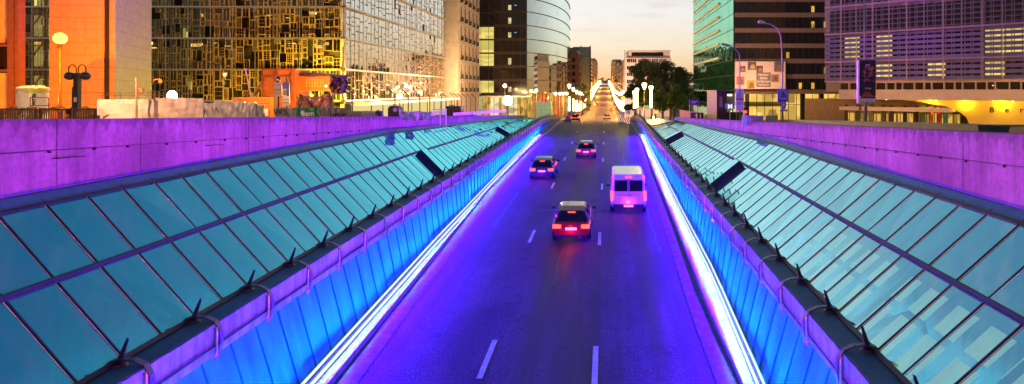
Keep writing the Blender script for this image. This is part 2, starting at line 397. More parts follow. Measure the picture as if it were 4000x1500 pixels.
# gutters, ledges and kerbs of the underpass
for side in (-1, 1):
    K, T = (KL, TL) if side < 0 else (KR, TR)
    le = MB(); ke = MB(); gu = MB()
    for a, b in zip(RY[:-8], RY[1:-7]):
        def c(Y):
            kx = lerp_tab(K, Y); tx = lerp_tab(T, Y); z = zr(Y)
            return kx, tx, z
        ka, ta, za = c(a); kb, tb, zb = c(b); s = side
        le.quad((ta+.05*s, a, za+.24), (ka+.06*s, a, za+.16), (kb+.06*s, b, zb+.16), (tb+.05*s, b, zb+.24))
        ke.hexa([(ka-.06, a, za-.05), (ka+.06, a, za-.05), (kb+.06, b, zb-.05), (kb-.06, b, zb-.05),
                 (ka-.045, a, za+.21), (ka+.045, a, za+.21), (kb+.045, b, zb+.21), (kb-.045, b, zb+.21)])
        g0 = -.06*s; g1 = -.62*s
        gu.quad((ka+g0, a, za+.05), (ka+g1, a, za+.02), (kb+g1, b, zb+.02), (kb+g0, b, zb+.05))
    struct(le.build('underpass_ledge', M['ledge'])); struct(ke.build('kerb', M['kerbm'])); struct(gu.build('gutter', M['gutter']))
# ------------------------------------------------------------------ blue panelled walls and their light rails
BT_L = [(0, EZ-4.70), (73, EZ-3.5), (85, EZ-3.66), (95, EZ-4.15), (103, EZ-4.7)]
BT_R = [(0, EZ-4.70), (63, EZ-3.82), (70, EZ-3.62), (79, EZ-3.45), (88, EZ-3.75), (97, EZ-4.35), (104, EZ-4.8)]
def btL(Y): return lerp_tab(BT_L, Y)
def btR(Y): return lerp_tab(BT_R, Y)
for side in (-1, 1):
    K, T, bt, BX = (KL, TL, btL, BXL) if side < 0 else (KR, TR, btR, BXR)
    fx = BX - .53*side                                   # face of the beam
    wallx = fx + .22*side
    nm = 'left' if side < 0 else 'right'
    t = thing('panelled_wall', 'blue-lit ribbed panel wall along the %s side of the sunken road, under the concrete parapet' % nm, 'wall', (wallx, 6, EZ-7.5))
    w = MB(); Y = 4.0; k = 0
    while Y < 96:
        a = Y + .012; b = Y + .45 - .012; o = .0 if k % 2 else .035
        za0 = zr(a)+.2; zb0 = zr(b)+.2; za1 = bt(a)-.6; zb1 = bt(b)-.6
        if za1 > za0 + .05:
            xa = lerp_tab(T, a); xb = lerp_tab(T, b); wa = wallx; s = side
            # slightly leaning ribbed panel, toe at the ledge and head under the beam
            w.hexa([(xa+(.2+o)*s-.2*s+.06*s, a, za0), (xb+(o)*s+.06*s, b, zb0), (xb+.25*s, b, zb0), (xa+.25*s, a, za0),
                    (wa+o*s, a, za1), (wa+o*s, b, zb1), (wa+.2*s, b, zb1), (wa+.2*s, a, za1)])
        Y += .45; k += 1
    w.build('ribbed_panels', M['panel'], t)
    bk = MB(); ys = [4 + 4*i for i in range(24)]
    for a, b in zip(ys, ys[1:]):
        if bt(b)-.6 > zr(b):
            bk.quad((lerp_tab(T, a)+.11*side, a, zr(a)-.2), (lerp_tab(T, b)+.11*side, b, zr(b)-.2), (wallx+.09*side, b, bt(b)-.5), (wallx+.09*side, a, bt(a)-.5))
    bk.build('backing', M['panel'], t)
    # light rail: two tubes on a dark carrier
    t = thing('light_rail', 'pair of white-blue neon tubes running along the foot of the %s blue wall' % nm, 'light strip', (TL[0][1] if side < 0 else TR[0][1], 6, EZ-7.2))
    ys = [5 + 3*i for i in range(23)]
    def pt(Y, dx, dz): return (lerp_tab(T, Y) + dx*side, Y, zr(Y) + dz)
    ca = MB()
    for a, b in zip(ys, ys[1:]):
        ca.hexa([pt(a,-.07,.245), pt(a,.03,.245), pt(b,.03,.245), pt(b,-.07,.245), pt(a,-.05,.30), pt(a,.03,.36), pt(b,.03,.36), pt(b,-.05,.30)])
    ca.build('carrier', M['bar'], t)
    MB().tube([pt(Y, -.105, .27) for Y in ys], .042, 6).build('neon_tube', M['tubeglow'], t, smooth=True)
    MB().tube([pt(Y, -.01, .405) for Y in ys], .035, 6).build('neon_tube', M['tubeglow'], t, smooth=True)
# ------------------------------------------------------------------ beams (parapets) with hoops and blades
for side in (-1, 1):
    bt, BX = (btL, BXL) if side < 0 else (btR, BXR); s = side
    nm = 'left' if side < 0 else 'right'
    t = thing('concrete_parapet', 'purple-lit concrete beam with steel hoops along the %s side of the sunken road' % nm, 'parapet', (BX, 6, EZ-4.7))
    ys = [4 + 3*i for i in range(33)]; fx = BX - .53*s
    bm_ = MB(); lo = MB(); dk = MB()
    for i, (a, b) in enumerate(zip(ys, ys[1:])):
        za, zb = bt(a), bt(b); b2 = b - .012
        bm_.hexa([(BX, a, za-.38), (fx, a, za-.38), (fx, b2, zb-.38), (BX, b2, zb-.38), (BX, a, za), (fx, a, za), (fx, b2, zb), (BX, b2, zb)])
        lo.hexa([(BX, a, za-.62), (fx+.05*s, a, za-.62), (fx+.05*s, b, zb-.62), (BX, b, zb-.62), (BX, a, za-.43), (fx+.05*s, a, za-.43), (fx+.05*s, b, zb-.43), (BX, b, zb-.43)])
        dk.hexa([(BX, a, za-.429), (fx+.16*s, a, za-.429), (fx+.16*s, b, zb-.429), (BX, b, zb-.429), (BX, a, za-.381), (fx+.16*s, a, za-.381), (fx+.16*s, b, zb-.381), (BX, b, zb-.381)])
        # back of the beam down to the ground beyond the canopy
    cp_ = MB()
    for a, b in zip(ys, ys[1:]): cp_.hexa([(BX, a, bt(a)+.001), (fx+.03*s, a, bt(a)+.001), (fx+.03*s, b-.01, bt(b)+.001), (BX, b-.01, bt(b)+.001), (BX, a, bt(a)+.012), (fx+.03*s, a, bt(a)+.012), (fx+.03*s, b-.01, bt(b)+.012), (BX, b-.01, bt(b)+.012)])
    cp_.build('cap_sheet', M['cap'], t)
    bm_.build('beam', M['beamc'], t); lo.build('lower_flange', M['beamc'], t); dk.build('shadow_gap', M['darkm'], t)
    MB().tube([(fx-.02*s, Y, bt(Y)-.41) for Y in ys], .018, 6).build('conduit', M['darkm'], t, smooth=True)
    Y0 = 10.0 if side < 0 else 10.6
    n = 53; first = None
    for k in range(-2, n-2):
        Y = Y0 + 1.8*k
        if Y > 101: break
        z = bt(Y)
        if first is None:
            pts = [(BX+.14*s, Y, z+.03), (BX+.05*s, Y, z+.10), (BX-.12*s, Y, z+.135), (BX-.32*s, Y, z+.12), (BX-.50*s, Y, z+.04), (BX-.60*s, Y, z-.12), (BX-.62*s, Y, z-.36), (BX-.58*s, Y, z-.60), (BX-.50*s, Y, z-.70)]
            h = MB()
            for p, q in zip(pts, pts[1:]):
                d = (Vector(q)-Vector(p)).normalized(); nn = Vector((-d.z, 0, d.x))*.012
                P_ = Vector(p); Q_ = Vector(q); e = Vector((0, .055, 0))
                h.hexa([P_-nn-e, P_+nn-e, P_+nn+e, P_-nn+e, Q_-nn-e, Q_+nn-e, Q_+nn+e, Q_-nn+e])
            first = h.build('hoop', M['hoop'], t)
            b1 = MB(); bx = BX - .06*s                                      # blade on an oval base plate
            b1.extr([(-.055, 0), (.055, 0), (.035, .40), (.0, .43)], lambda u, v: (bx + (u - .0 + v*-.33*s*1.0), Y-.012, z+.05+v), lambda u, v: (bx + (u + v*-.33*s), Y+.012, z+.05+v))
            b1.build('blade', M['blade'], first)
            b2_ = MB(); b2_.tube([(bx, Y, z+.0), (bx, Y, z+.06)], [.15, .11], 12)
            for q in (-1, 1): b2_.tube([(bx+.1*q, Y-.05, z+.05), (bx+.1*q, Y-.05, z+.10)], .018, 6)
            b2_.build('base_plate', M['blade'], first)
            b3 = MB(); b3.tube([(fx-.035*s, Y-.1, z-.05), (fx-.055*s, Y-.1, z-.10), (fx-.055*s, Y-.1, z-.5), (fx-.02*s, Y-.1, z-.56)], .022, 6)
            b3.build('bent_tube', M['copper'], first, smooth=True)
            z0, Yf = z, Y
        else:
            c = first.copy(); COL.objects.link(c); c.location = (0, Y-Yf, z-z0)
            for q in kids(first):
                d = q.copy(); COL.objects.link(d); d.parent = c
# ------------------------------------------------------------------ purple retaining walls
cut = pmat('joint_shadow', (.05, .04, .05), .9, var=.1)
for side in (-1, 1):
    X = WXL if side < 0 else WXR; wz = wzL if side < 0 else wzR; s = side
    nm = 'left' if side < 0 else 'right'
    yend = 82 if side < 0 else 66
    t = thing('concrete_wall', 'long purple-lit board-marked concrete retaining wall above the %s glass canopy' % nm, 'wall', (X, 6, EZ-1))
    w = MB(); Y = 3.3 if side < 0 else 4.5
    if side < 0: Y = 11.6 - 2.08*4
    else: Y = 12.66 - 2.03*4
    step = 2.08 if side < 0 else 2.03; grv = MB()
    while Y < yend:
        a = Y+.008; b = min(Y+step-.008, yend)
        jj = rnd.uniform(-.006, .006)
        for (d0, d1) in ((0, .575), (.595, 9)):
            za1, zb1 = wz(a)-d0, wz(b)-d0; za0 = wz(a)-d1 if d1 < 5 else EZ-8.6; zb0 = wz(b)-d1 if d1 < 5 else EZ-8.6
            w.hexa([(X+jj, a, za0), (X+.4*s, a, za0), (X+.4*s, b, zb0), (X+jj, b, zb0), (X+jj, a, za1), (X+.4*s, a, za1), (X+.4*s, b, zb1), (X+jj, b, zb1)])
        Y += step
    w.build('wall_slab', concrete_mat('drip_stained_concrete', (.25, .235, .25), drip=(.672, .0396) if side < 0 else (.406, .039)), t)
    bk = MB(); bk.hexa([(X+.05*s, 3.5, EZ-8.6), (X+.35*s, 3.5, EZ-8.6), (X+.35*s, yend, EZ-8.6), (X+.05*s, yend, EZ-8.6), (X+.05*s, 3.5, wz(3.5)-.02), (X+.35*s, 3.5, wz(3.5)-.02), (X+.35*s, yend, wz(yend)-.02), (X+.05*s, yend, wz(yend)-.02)])
    bk.build('joint_backing', cut, t)
    kn = MB()
    for k in range(36):
        Y = 7.1 + 1.05*k + rnd.uniform(-.2, .2); kn.tube([(X, Y, wz(Y)-.6), (X-.04*s, Y, wz(Y)-.62)], [.03, .022], 8)
    kn.build('tie_anchor', M['darkm'], t)
    if side < 0:
        for Y, d in ((11.5, .62), (15.9, .60), (27, .62)):
            MB().tube([(X, Y, wz(Y)-d-.12), (X+.08, Y+.06, wz(Y)-d-.12), (X+.1, Y+.62, wz(Y)-d-.14)], .012, 6).build('steel_rod', M['darkm'], t)
# ------------------------------------------------------------------ glass canopies
def canopy(side, Y0, Y1, yfirst, cz, bz, X1, X0, label, nparts):
    """X1,cz: wall edge; X0,bz: beam edge"""
    s = side; GM = M['canopy'] if side < 0 else M['canopyR']
    t = thing('glass_canopy', label, 'canopy', (X0, Y0, EZ-4.6))
    def P(tt, Y, up=0.0):
        a = Vector((X1, Y, cz(Y))); b = Vector((X0, Y, bz(Y))); p = a.lerp(b, tt)
        n = (b-a).cross(Vector((0, 1, 0))).normalized()
        if n.z < 0: n = -n
        return p + n*up
    def bar(mb, t0, t1, Y, w, h0, h1):
        mb.hexa([P(t0,Y-w,h0), P(t0,Y+w,h0), P(t1,Y+w,h0), P(t1,Y-w,h0), P(t0,Y-w,h1), P(t0,Y+w,h1), P(t1,Y+w,h1), P(t1,Y-w,h1)])
    def rail(mb, tc, wt, h0, h1, ys):
        for a, b in zip(ys, ys[1:]):
            mb.hexa([P(tc-wt,a,h0), P(tc+wt,a,h0), P(tc+wt,b,h0), P(tc-wt,b,h0), P(tc-wt,a,h1), P(tc+wt,a,h1), P(tc+wt,b,h1), P(tc-wt,b,h1)])
    k = math.ceil((Y0 - yfirst)/.89); ys = []
    while yfirst + .89*k <= Y1: ys.append(yfirst + .89*k); k += 1
    cnt = 0; rest = MB(); t_top = .085
    hatch = HATCH[s]
    for i, (a, b) in enumerate(zip(ys, ys[1:])):
        for h in (0, 1):
            t0, t1 = ((t_top, .5), (.5, .985))[h]
            if h == 1 and any(a-.02 <= hy < b-.02 for hy in hatch): continue
            d = rnd.uniform(-.009, .009)
            q = [P(t0, a, .02+d), P(t1, a, .02), P(t1, b, .02+d), P(t0, b, .02)]
            if s > 0: q = q[::-1]
            if a > Y0+.5 and cnt < nparts:
                MB().quad(*q).build('glass_pane', GM, t, fix=False); cnt += 1
            else: rest.quad(*q)
    if rest.f: o = rest.build('far_glass_panes', GM, t, fix=False); o['kind'] = 'stuff'
    fm = None
    for i, Y in enumerate(ys):
        m = MB(); bar(m, .05, .99, Y, .040, .0, .016); m.mi = 1; bar(m, .05, .99, Y, .013, .016, .034)
        if Y < 21: m.mi = 2; bar(m, .09, .985, Y-.046*1.0, .005, .021, .027)  # thin golden strip painted in for a reflected line along the bar
        m.build('glazing_bar', [M['bar'], M['darkm'], M['glint_strip']], t)
    yy = [ys[0] + (ys[-1]-ys[0])*i/24 for i in range(25)]
    m = MB(); rail(m, .5, .016, -.02, .05, yy); rail(m, .5, .007, .05, .08, yy); m.build('middle_rail', M['bar'], t)
    m = MB(); rail(m, .99, .012, -.02, .07, yy); m.build('eaves_rail', M['darkm'], t)
    m = MB(); rail(m, .082, .008, .0, .07, yy); m.build('top_rail', M['darkm'], t)
    m = MB(); rail(m, .045, .033, -.05, .03, yy); m.build('flashing', M['flash'], t)
    for hy in hatch:                                    # open smoke vents, lifted on a dark upstand
        j = max(i for i, Y in enumerate(ys) if Y <= hy + .05); a, b = ys[j], ys[j+2] if HW == 2 else ys[j+1]
        m = MB(); th = .24
        for (p0, p1, q0, q1) in ((.515, .97, a+.05, a+.10), (.515, .97, b-.10, b-.05)):
            m.hexa([P(p0,q0,0), P(p1,q0,0), P(p1,q1,0), P(p0,q1,0), P(p0,q0,th), P(p1,q0,th), P(p1,q1,th), P(p0,q1,th)])
        for p0 in (.515, .955):
            m.hexa([P(p0,a+.1,0), P(p0+.015,a+.1,0), P(p0+.015,b-.1,0), P(p0,b-.1,0), P(p0,a+.1,th), P(p0+.015,a+.1,th), P(p0+.015,b-.1,th), P(p0,b-.1,th)])
        vt = m.build('smoke_vent', M['darkm'], t)
        MB().quad(P(.52,a+.06,th+.01), P(.97,a+.06,th+.01), P(.97,b-.06,th+.01), P(.52,b-.06,th+.01)).build('vent_pane', GM, vt, fix=False)
    # end frame
    m = MB(); bar(m, 0, 1, ys[-1]+.1, .08, -.3, .05); m.build('end_frame', M['darkm'], t)
    e = ys[-1]+.1
    m = MB(); m.poly([P(0, e), P(1, e), (X0, e, EZ-5.5), (X1, e, EZ-5.5)]); m.build('end_gable', M['darkm'], t)
    return t, P, ys
HW = 1
HATCH = {-1: [11.12+.89*21, 11.12+.89*45], 1: [11.42+.89*17, 11.42+.89*40]}
cl, PL, ysL = canopy(-1, 7.0, 73.5, 11.12, czL, bzL, WXL+.02, BXL-.02, 'long sloping teal glass canopy left of the sunken road, below the left purple wall', 99)
cr_, PR, ysR = canopy(1, 7.5, 62.0, 11.42, czR, bzR, WXR-.02, BXR+.02, 'long sloping pale aqua glass canopy right of the sunken road, below the right purple wall', 99)
# pale inner blinds under the nearest right-hand panes, given a glow to show through
bl = pmat('blind_sheet_glow', (.75, .74, .55), .8, var=.12, scale=2, emit=(1.0, .95, .52), es=1.0)
for i, (a, b) in enumerate(zip(ysR, ysR[1:])):
    if b > 17.5: break
    for (t0, t1) in ((.56, .72), (.76, .97)):
        dd = .06
        MB().quad(PR(t0, a+.18, -.25), PR(t1, a+.18, -.25), PR(t1, b-.12, -.25), PR(t0, b-.12, -.25)).build('glowing_blind', bl, cr_, fix=False)
# the hall under each canopy
hall = pmat('hall_floor', (.30, .45, .42), .5, var=.4, scale=.8)
for x0, x1 in ((WXL, BXL-.05), (BXR+.05, WXR)):
    m = MB(); m.quad((x0, 2, EZ-7.6), (x1, 2, EZ-7.6), (x1, 80, EZ-7.6), (x0, 80, EZ-7.6)); struct(m.build('hall_floor', hall))
# violet line at the foot of the walls
for side in (-1, 1):
    X = WXL if side < 0 else WXR; cz = czL if side < 0 else czR; nm = 'left' if side < 0 else 'right'
    t = MB().tube([(X-.05*side, Y, cz(Y)+.035) for Y in (6, 12, 18, 24, 30, 34, 38, 45, 55)], .014, 6).build('violet_light_line', M['violetglow'])
    tag(t, 'thin violet light line where the %s purple wall meets the glass canopy' % nm, 'light strip')

# interiors glimpsed through the panes: ducts, beams and teal-lit hall walls
for x0, x1, wx, s in ((WXL, BXL-.05, WXL, 1), (BXR+.05, WXR, WXR, -1)):
    t = thing('hall_roof_frame', 'dark steel trusses faintly seen under the %s glass canopy' % ('left' if s > 0 else 'right'), 'truss', (x0, 8, EZ-6))
    bz_, cz_ = (bzL, czL) if s > 0 else (bzR, czR); X0_ = x1 if s > 0 else x0
    for k in range(14):
        Y = 8.5 + 3.56*k; m = MB(); e = .09
        A_ = Vector((wx+.05*s, Y, cz_(Y)-.45)); B__ = Vector((X0_, Y, bz_(Y)-.35))
        for (p, q, w) in ((A_, B__, .10), (A_+Vector((0, 0, -1.4)), B__, .07), (A_.lerp(B__, .5), A_.lerp(B__, .5)+Vector((-.3*s, 0, -1.1)), .05)):
            m.tube([p, q], w, 6)
        m.build('truss', M['darkm'], t)
# ------------------------------------------------------------------ materials of the buildings
M['wood'] = pmat('oak_frame', (.55, .36, .10), .55, var=.25, scale=2)
M['wood2'] = pmat('oak_frame_pale', (.42, .27, .12), .5, var=.3, scale=2)
M['wpane'] = glass_mat('patchwork_glass', (.5, .5, .45), (.03, .03, .02), ior=1.5, trans=.75, refl=(.9, .9, .8), boost=.03)
M['spane'] = glass_mat('side_patchwork_glass', (.4, .4, .35), (.22, .17, .09), ior=1.7, trans=.25, refl=(.97, 1.0, .92), boost=.75)
M['skin'] = pmat('steel_skin_rail', (.55, .50, .42), .3, metal=.7, var=.1)
M['inner'] = pmat('inner_wall', (.07, .06, .045), .8, var=.6, scale=.4)
M['brace'] = pmat('steel_brace', (.04, .035, .035), .6)
M['warm'] = emat('warm_strip_light', (1.0, .62, .18), 2.2)
M['roomY'] = room_mat('lit_room_yellow', (1.0, .56, .09), 1.0, scale=(.9, .9, .45), dark=.10)
M['roomW'] = room_mat('lit_room_pale', (1.0, .82, .42), 1.1, scale=(.35, .35, .6))
M['roomG'] = room_mat('lit_room_lime', (1.0, .80, .2), 1.05, scale=(.25, .25, .9), dark=.45)
M['roomO'] = room_mat('lit_shop_orange', (1.0, .30, .05), .9, scale=(.7, .7, .3), dark=.3)
M['roomR'] = room_mat('lit_shop_red', (.9, .10, .03), .8, scale=(.9, .9, .4), dark=.3)
M['granite'] = pmat('granite_slab', (.44, .32, .27), .6, var=.12, scale=1.5)
M['stone'] = pmat('cream_stone', (.55, .47, .36), .8, var=.15, scale=.6)
M['stonep'] = pmat('pale_render', (.50, .45, .42), .8, var=.1, scale=.8)
M['dglass'] = glass_mat('dark_window_glass', (.1, .1, .1), (.012, .012, .016), ior=1.5, trans=.0, refl=(.55, .5, .5))
M['fglass'] = glass_mat('smoked_facade_glass', (.1, .1, .1), (.018, .016, .018), ior=1.5, trans=0, refl=(.8, .7, .65), boost=.02)
M['cglass'] = glass_mat('mirror_facade_glass', (.1, .1, .1), (.02, .03, .03), ior=1.6, trans=0, refl=(.82, .97, .94), boost=.8, wob=.02)
M['gglass'] = glass_mat('green_facade_glass', (.1, .3, .2), (.01, .12, .075), ior=1.6, trans=0, refl=(.42, .95, .72), boost=.6)
M['shelf'] = pmat('pale_strip', (.8, .8, .78), .15, metal=.85, var=.03)
M['spandrel'] = pmat('brown_spandrel', (.22, .15, .10), .7, var=.15)
M['mull'] = pmat('dark_mullion', (.03, .026, .028), .5, metal=.3)
M['louvre'] = pmat('louvre_blade', (.17, .14, .21), .5, metal=.15, var=.12, scale=1)
M['lframe'] = pmat('louvre_frame', (.42, .32, .32), .4, metal=.5, var=.1)
M['cream'] = pmat('cream_panel', (.62, .48, .34), .6, var=.08, scale=.7)
M['ywall'] = pmat('ochre_render', (.75, .52, .08), .7, var=.06, scale=.6)
M['brick'] = pmat('dark_brick', (.16, .075, .05), .85, var=.3, scale=1.2)
M['roof'] = pmat('slate_roof', (.07, .08, .10), .6, var=.3)
M['lampglow'] = emat('lamp_glass_lit', (1.0, .78, .35), 6.0)
M['sodium'] = emat('sodium_globe', (1.0, .60, .10), 3.0)
M['flood'] = emat('flood_lamp', (1.0, .9, .6), 14.0)
M['black'] = pmat('black_paint', (.015, .015, .017), .5)
M['white'] = pmat('white_sheet', (.78, .76, .74), .5, var=.08)

def rects(w, h, rng, mw=.75, mh=.9):
    out = []
    def split(x0, x1, y0, y1, d):
        ww, hh = x1-x0, y1-y0
        if d > 0 and (ww > 1.7 or hh > 2.4 or (rng.random() < .55 and (ww > 2*mw or hh > 2*mh))):
            if (ww*1.5 > hh and ww > 2*mw) or hh < 2*mh:
                if ww > 1.1:
                    c = x0 + ww*rng.uniform(.33, .67); split(x0, c, y0, y1, d-1); split(c, x1, y0, y1, d-1); return
            elif hh > 1.4:
                c = y0 + hh*rng.uniform(.3, .7); split(x0, x1, y0, c, d-1); split(x0, x1, c, y1, d-1); return
        out.append((x0, x1, y0, y1))
    split(0, w, 0, h, 5); return out
def patch_window(parent, fr, u0, v0, w, h, rng, pane, wood, t=.085, merge=None, void=.12, saw=0.0):
    fm = merge[0] if merge else MB(); pm = merge[1] if merge else MB()
    for (a, b, c, d) in rects(w-.1, h-.1, rng, *((1.0, 1.0) if saw else (.75, .9))):
        if rng.random() < void: continue
        a += u0+.05; b += u0+.05; c += v0+.05; d += v0+.05; g = .025
        z = rng.uniform(0, .05)
        a += g; b -= g; c += g; d -= g
        fd = .045 if saw else .09; sj = saw*(b-a-2*t)
        fm.fbox(fr, a, b, c, c+t, z, z+fd+sj*.5); fm.fbox(fr, a, b, d-t, d, z, z+fd+sj*.5)
        fm.fbox(fr, a, a+t, c+t, d-t, z, z+fd-.002); fm.fbox(fr, b-t, b, c+t, d-t, z, z+fd-.002+sj)
        nx = 1 if (b-a) < .8 or saw else rng.choice((1, 2, 2, 3)); ny = 1 if (d-c) < .8 else (rng.choice((1, 1, 1, 2, 3, 4)) if not saw else 1)
        for i in range(1, nx): x = a + (b-a)*i/nx; fm.fbox(fr, x-.02, x+.02, c+t, d-t, z+.02, z+.07)
        for i in range(1, ny): y = c + (d-c)*i/ny; fm.fbox(fr, a+t, b-t, y-.02, y+.02, z+.025, z+.065)
        tl = rng.uniform(-.02, .02); tu = rng.uniform(-.015, .015)
        s0 = z+.04 if saw else z+.03; s1 = z+.04+sj if saw else z+.03
        if saw: tl *= .5; tu *= .5
        pm.quad(fr(a+t, c+t, s0+tu), fr(b-t, c+t, s1-tu), fr(b-t, d-t, s1-tu+tl), fr(a+t, d-t, s0+tu+tl))
    if merge: return
    f = fm.build('window_frame', wood, parent, fix=False); pm.build('pane', pane, f, fix=False)
# ------------------------------------------------------------------ patchwork-window office building
rg = random.Random(3)
Yf = 105.0; Xc = -45.0
E = thing('office_building', 'large glass office block clad in a patchwork of yellow-lit timber window frames', 'building', (Xc, Yf, EZ-6))
H0, HS = EZ-1.8, 5.4
frF = frame((-102.6, Yf, 0), (1, 0, 0)); frS = frame((Xc, Yf, 0), (0, 1, 0)); LF = 57.6; BW = 3.84
for i in range(15):
    x = -102.6 + BW*i; px = VX + (x+BW/2)*F/Yf
    if 230 < px < 540: continue
    for j in range(4):
        patch_window(E, lambda a, b, c=0, q=frF: q(a, b, c-.9), BW*i, H0+HS*j, BW, HS, rg, M['wpane'], M['wood'], void=.16)
for i in range(9):
    for j in range(6):
        patch_window(E, lambda a, b, c=0, q=frS: q(a, b, c-.5), BW*i, H0+HS*j, BW, HS, rg, M['spane'], M['wood2'], t=.085, void=.03, saw=.17)
mf, mp_ = MB(), MB()
for i in range(9, 17):
    for j in range(6): patch_window(None, lambda a, b, c=0, q=frS: q(a, b, c-.5), BW*i, H0+HS*j, BW, HS, rg, None, None, t=.085, merge=(mf, mp_), void=.03, saw=.17)
o = mf.build('far_window_frames', M['wood2'], E, fix=False); o['kind'] = 'stuff'
o = mp_.build('far_window_panes', M['spane'], E, fix=False); o['kind'] = 'stuff'
sk = MB()
for i in range(16): sk.fbox(frF, BW*i-.04, BW*i+.04, EZ-6, EZ+26, .0, .12)
for j in range(-0, 6): sk.fbox(frF, 0, LF+.3, H0+HS*j-.12, H0+HS*j+.12, -.1, .30)
for i in range(18): sk.fbox(frS, BW*i-.05, BW*i+.05, H0, EZ+31, .15, .27)
for j in range(0, 7): sk.fbox(frS, -.3, BW*17, H0+HS*j-.14, H0+HS*j+.10, -.5, .55)
sk.build('steel_skin', M['skin'], E)
co_ = MB(); co_.fbox(frF, LF-.9, LF-.25, EZ-6, EZ+31, -1.1, -.5); co_.build('corner_column', M['stone'], E)
bk = MB(); bk.box(-115, Xc-3.2, Yf+4.2, Yf+65, EZ-6, EZ+31); bk.box(Xc-3.19, Xc-.75, Yf+1.2, Yf+65, EZ-6, EZ+31); bk.build('inner_wall', M['inner'], E)
sl = MB()
for j in range(-1, 6): sl.box(-102.6, Xc-1.0, Yf+1.0, Yf+4.2, H0+HS*j-.35, H0+HS*j+.05)
sl.build('floor_slab', M['inner'], E)
br = MB()
for i in range(0, 13, 2):
    for j in range(0, 4):
        a = -102.6+BW*i; z0 = H0+HS*j
        br.tube([(a, Yf+2.2, z0), (a+BW, Yf+2.2, z0+HS-.4)], .16, 4); br.tube([(a+2*BW, Yf+2.2, z0), (a+BW, Yf+2.2, z0+HS-.4)], .16, 4)
        br.tube([(a+BW, Yf+2.6, z0), (a+BW, Yf+2.6, z0+HS)], .28, 6)
br.build('cross_bracing', M['brace'], E)
lt = MB()
for k in range(60):
    i = rg.uniform(0, 14.4); j = rg.randrange(0, 4)
    if 2.9 < i < 6.2 and rg.random() < .0: continue
    x = -102.6 + BW*i; z = H0+HS*j+HS-rg.uniform(.5, 1.6); w = rg.uniform(.4, 1.6)
    lt.box(x, x+w, Yf+3.6, Yf+3.8, z, z+rg.choice((.12, .18, .5)))
lt.build('strip_light', M['warm'], E)
rm = MB()
for (px0, px1, py0, py1) in ((730, 750, 318, 350), (858, 880, 300, 330), (715, 732, 110, 150)):
    rm.box(WX(px0, Yf+4), WX(px1, Yf+4), Yf+4.0, Yf+4.1, WZ(py1, Yf+4), WZ(py0, Yf+4))
for i in range(0, 3):
    for j in range(0, 4):
        rm.box(-102.6+BW*i+.4, -102.6+BW*(i+1)-.5, Yf+4.0, Yf+4.1, H0+HS*j+.7, H0+HS*(j+1)-1.0)
rm.build('lit_room', M['roomG'], E)
# white-lit site canopy along the building's foot
t = thing('site_canopy', 'long bright-lit flat canopy at the foot of the patchwork glass building', 'canopy', (Xc+2, 108, EZ-4))
m = MB(); m.box(Xc+.6, Xc+4, 106, 172, EZ-2.5, EZ-2.1); m.build('roof_slab', M['white'], t)
m = MB(); m.box(Xc+.65, Xc+3.9, 106.2, 171.8, EZ-2.62, EZ-2.502); m.build('light_panel', emat('canopy_light', (1, .85, .45), 1.6), t)
for k in range(12):
    m = MB(); y = 107+5.6*k; m.box(Xc+3.8, Xc+3.95, y, y+.15, zg(y), EZ-2.62); m.build('post', M['darkm'], t)
m = MB(); m.box(Xc+.7, Xc+.9, 106.2, 171.8, EZ-6.5, EZ-2.63); m.build('lit_front', emat('canopy_front', (1, .78, .3), .85), t)
# ------------------------------------------------------------------ granite pier and bronze frame at the far left
Yp = 62.0
t = thing('granite_pier', 'huge square pier of granite slabs lit orange beside the globe lamp', 'pier', (WX(400, Yp), Yp, EZ-4))
def slabs(name, fr, L, z0, z1, du, dv, parent, mat):
    m = MB(); nu = max(1, round(L/du)); du = L/nu
    for i in range(nu):
        z = z0
        while z < z1:
            m.fbox(fr, i*du+.012, (i+1)*du-.012, z+.012, min(z+dv, z1)-.012, -.1, rnd.uniform(0, .004)); z += dv
    m.build(name, mat, parent)
xa, xb, xc, xd = WX(192, Yp), WX(407, Yp), WX(427, Yp), WX(448, Yp)
slabs('slab_face', frame((xa, Yp, 0), (1, 0, 0)), xb-xa, EZ-4, EZ+16, 1.87, 1.27, t, M['granite'])
slabs('slab_recess', frame((xb, Yp+.35, 0), (1, 0, 0)), xc-xb, EZ-4, EZ+16, 1, 1.27, t, M['granite'])
slabs('slab_return', frame((xc, Yp, 0), (1, 0, 0)), xd-xc, EZ-4, EZ+16, 1, 1.27, t, M['granite'])
Yq = 75.0; xe = WX(592, Yq)
dv = Vector((xe-xd, Yq-Yp, 0))
slabs('slab_flank', frame((xd+.002, Yp+.003, 0), dv), dv.length, EZ-4, EZ+16, 1.35, 1.27, t, M['granite'])
m = MB(); m.poly([(xa, Yp+.1, EZ+16), (xd-.05, Yp+.1, EZ+16), (xe-.1, Yq+.05, EZ+16), (-75, 88, EZ+16)])
m.hexa([(xa+.02, Yp+.12, EZ-4), (xd-.06, Yp+.12, EZ-4), (xe-.12, Yq+.1, EZ-4), (-75, 88, EZ-4), (xa+.02, Yp+.12, EZ+15.9), (xd-.06, Yp+.12, EZ+15.9), (xe-.12, Yq+.1, EZ+15.9), (-75, 88, EZ+15.9)])
m.build('core', M['mull'], t)
t = thing('bronze_portal', 'brown bronze-framed entrance bay at the left edge of the view', 'building', (WX(30, 58), 58, EZ-4))
brz = pmat('bronze_frame', (.20, .09, .05), .5, metal=.3, var=.2)
m = MB()
for a, b in ((28, 48), (58, 72), (-60, -30)): m.box(WX(a, 58), WX(b, 58), 58, 58.7, EZ-4, EZ+14)
for y in (178, 276): m.box(WX(-60, 58), WX(68, 58), 58.05, 58.5, WZ(y+4, 58), WZ(y-5, 58))
m.build('bronze_post', brz, t)
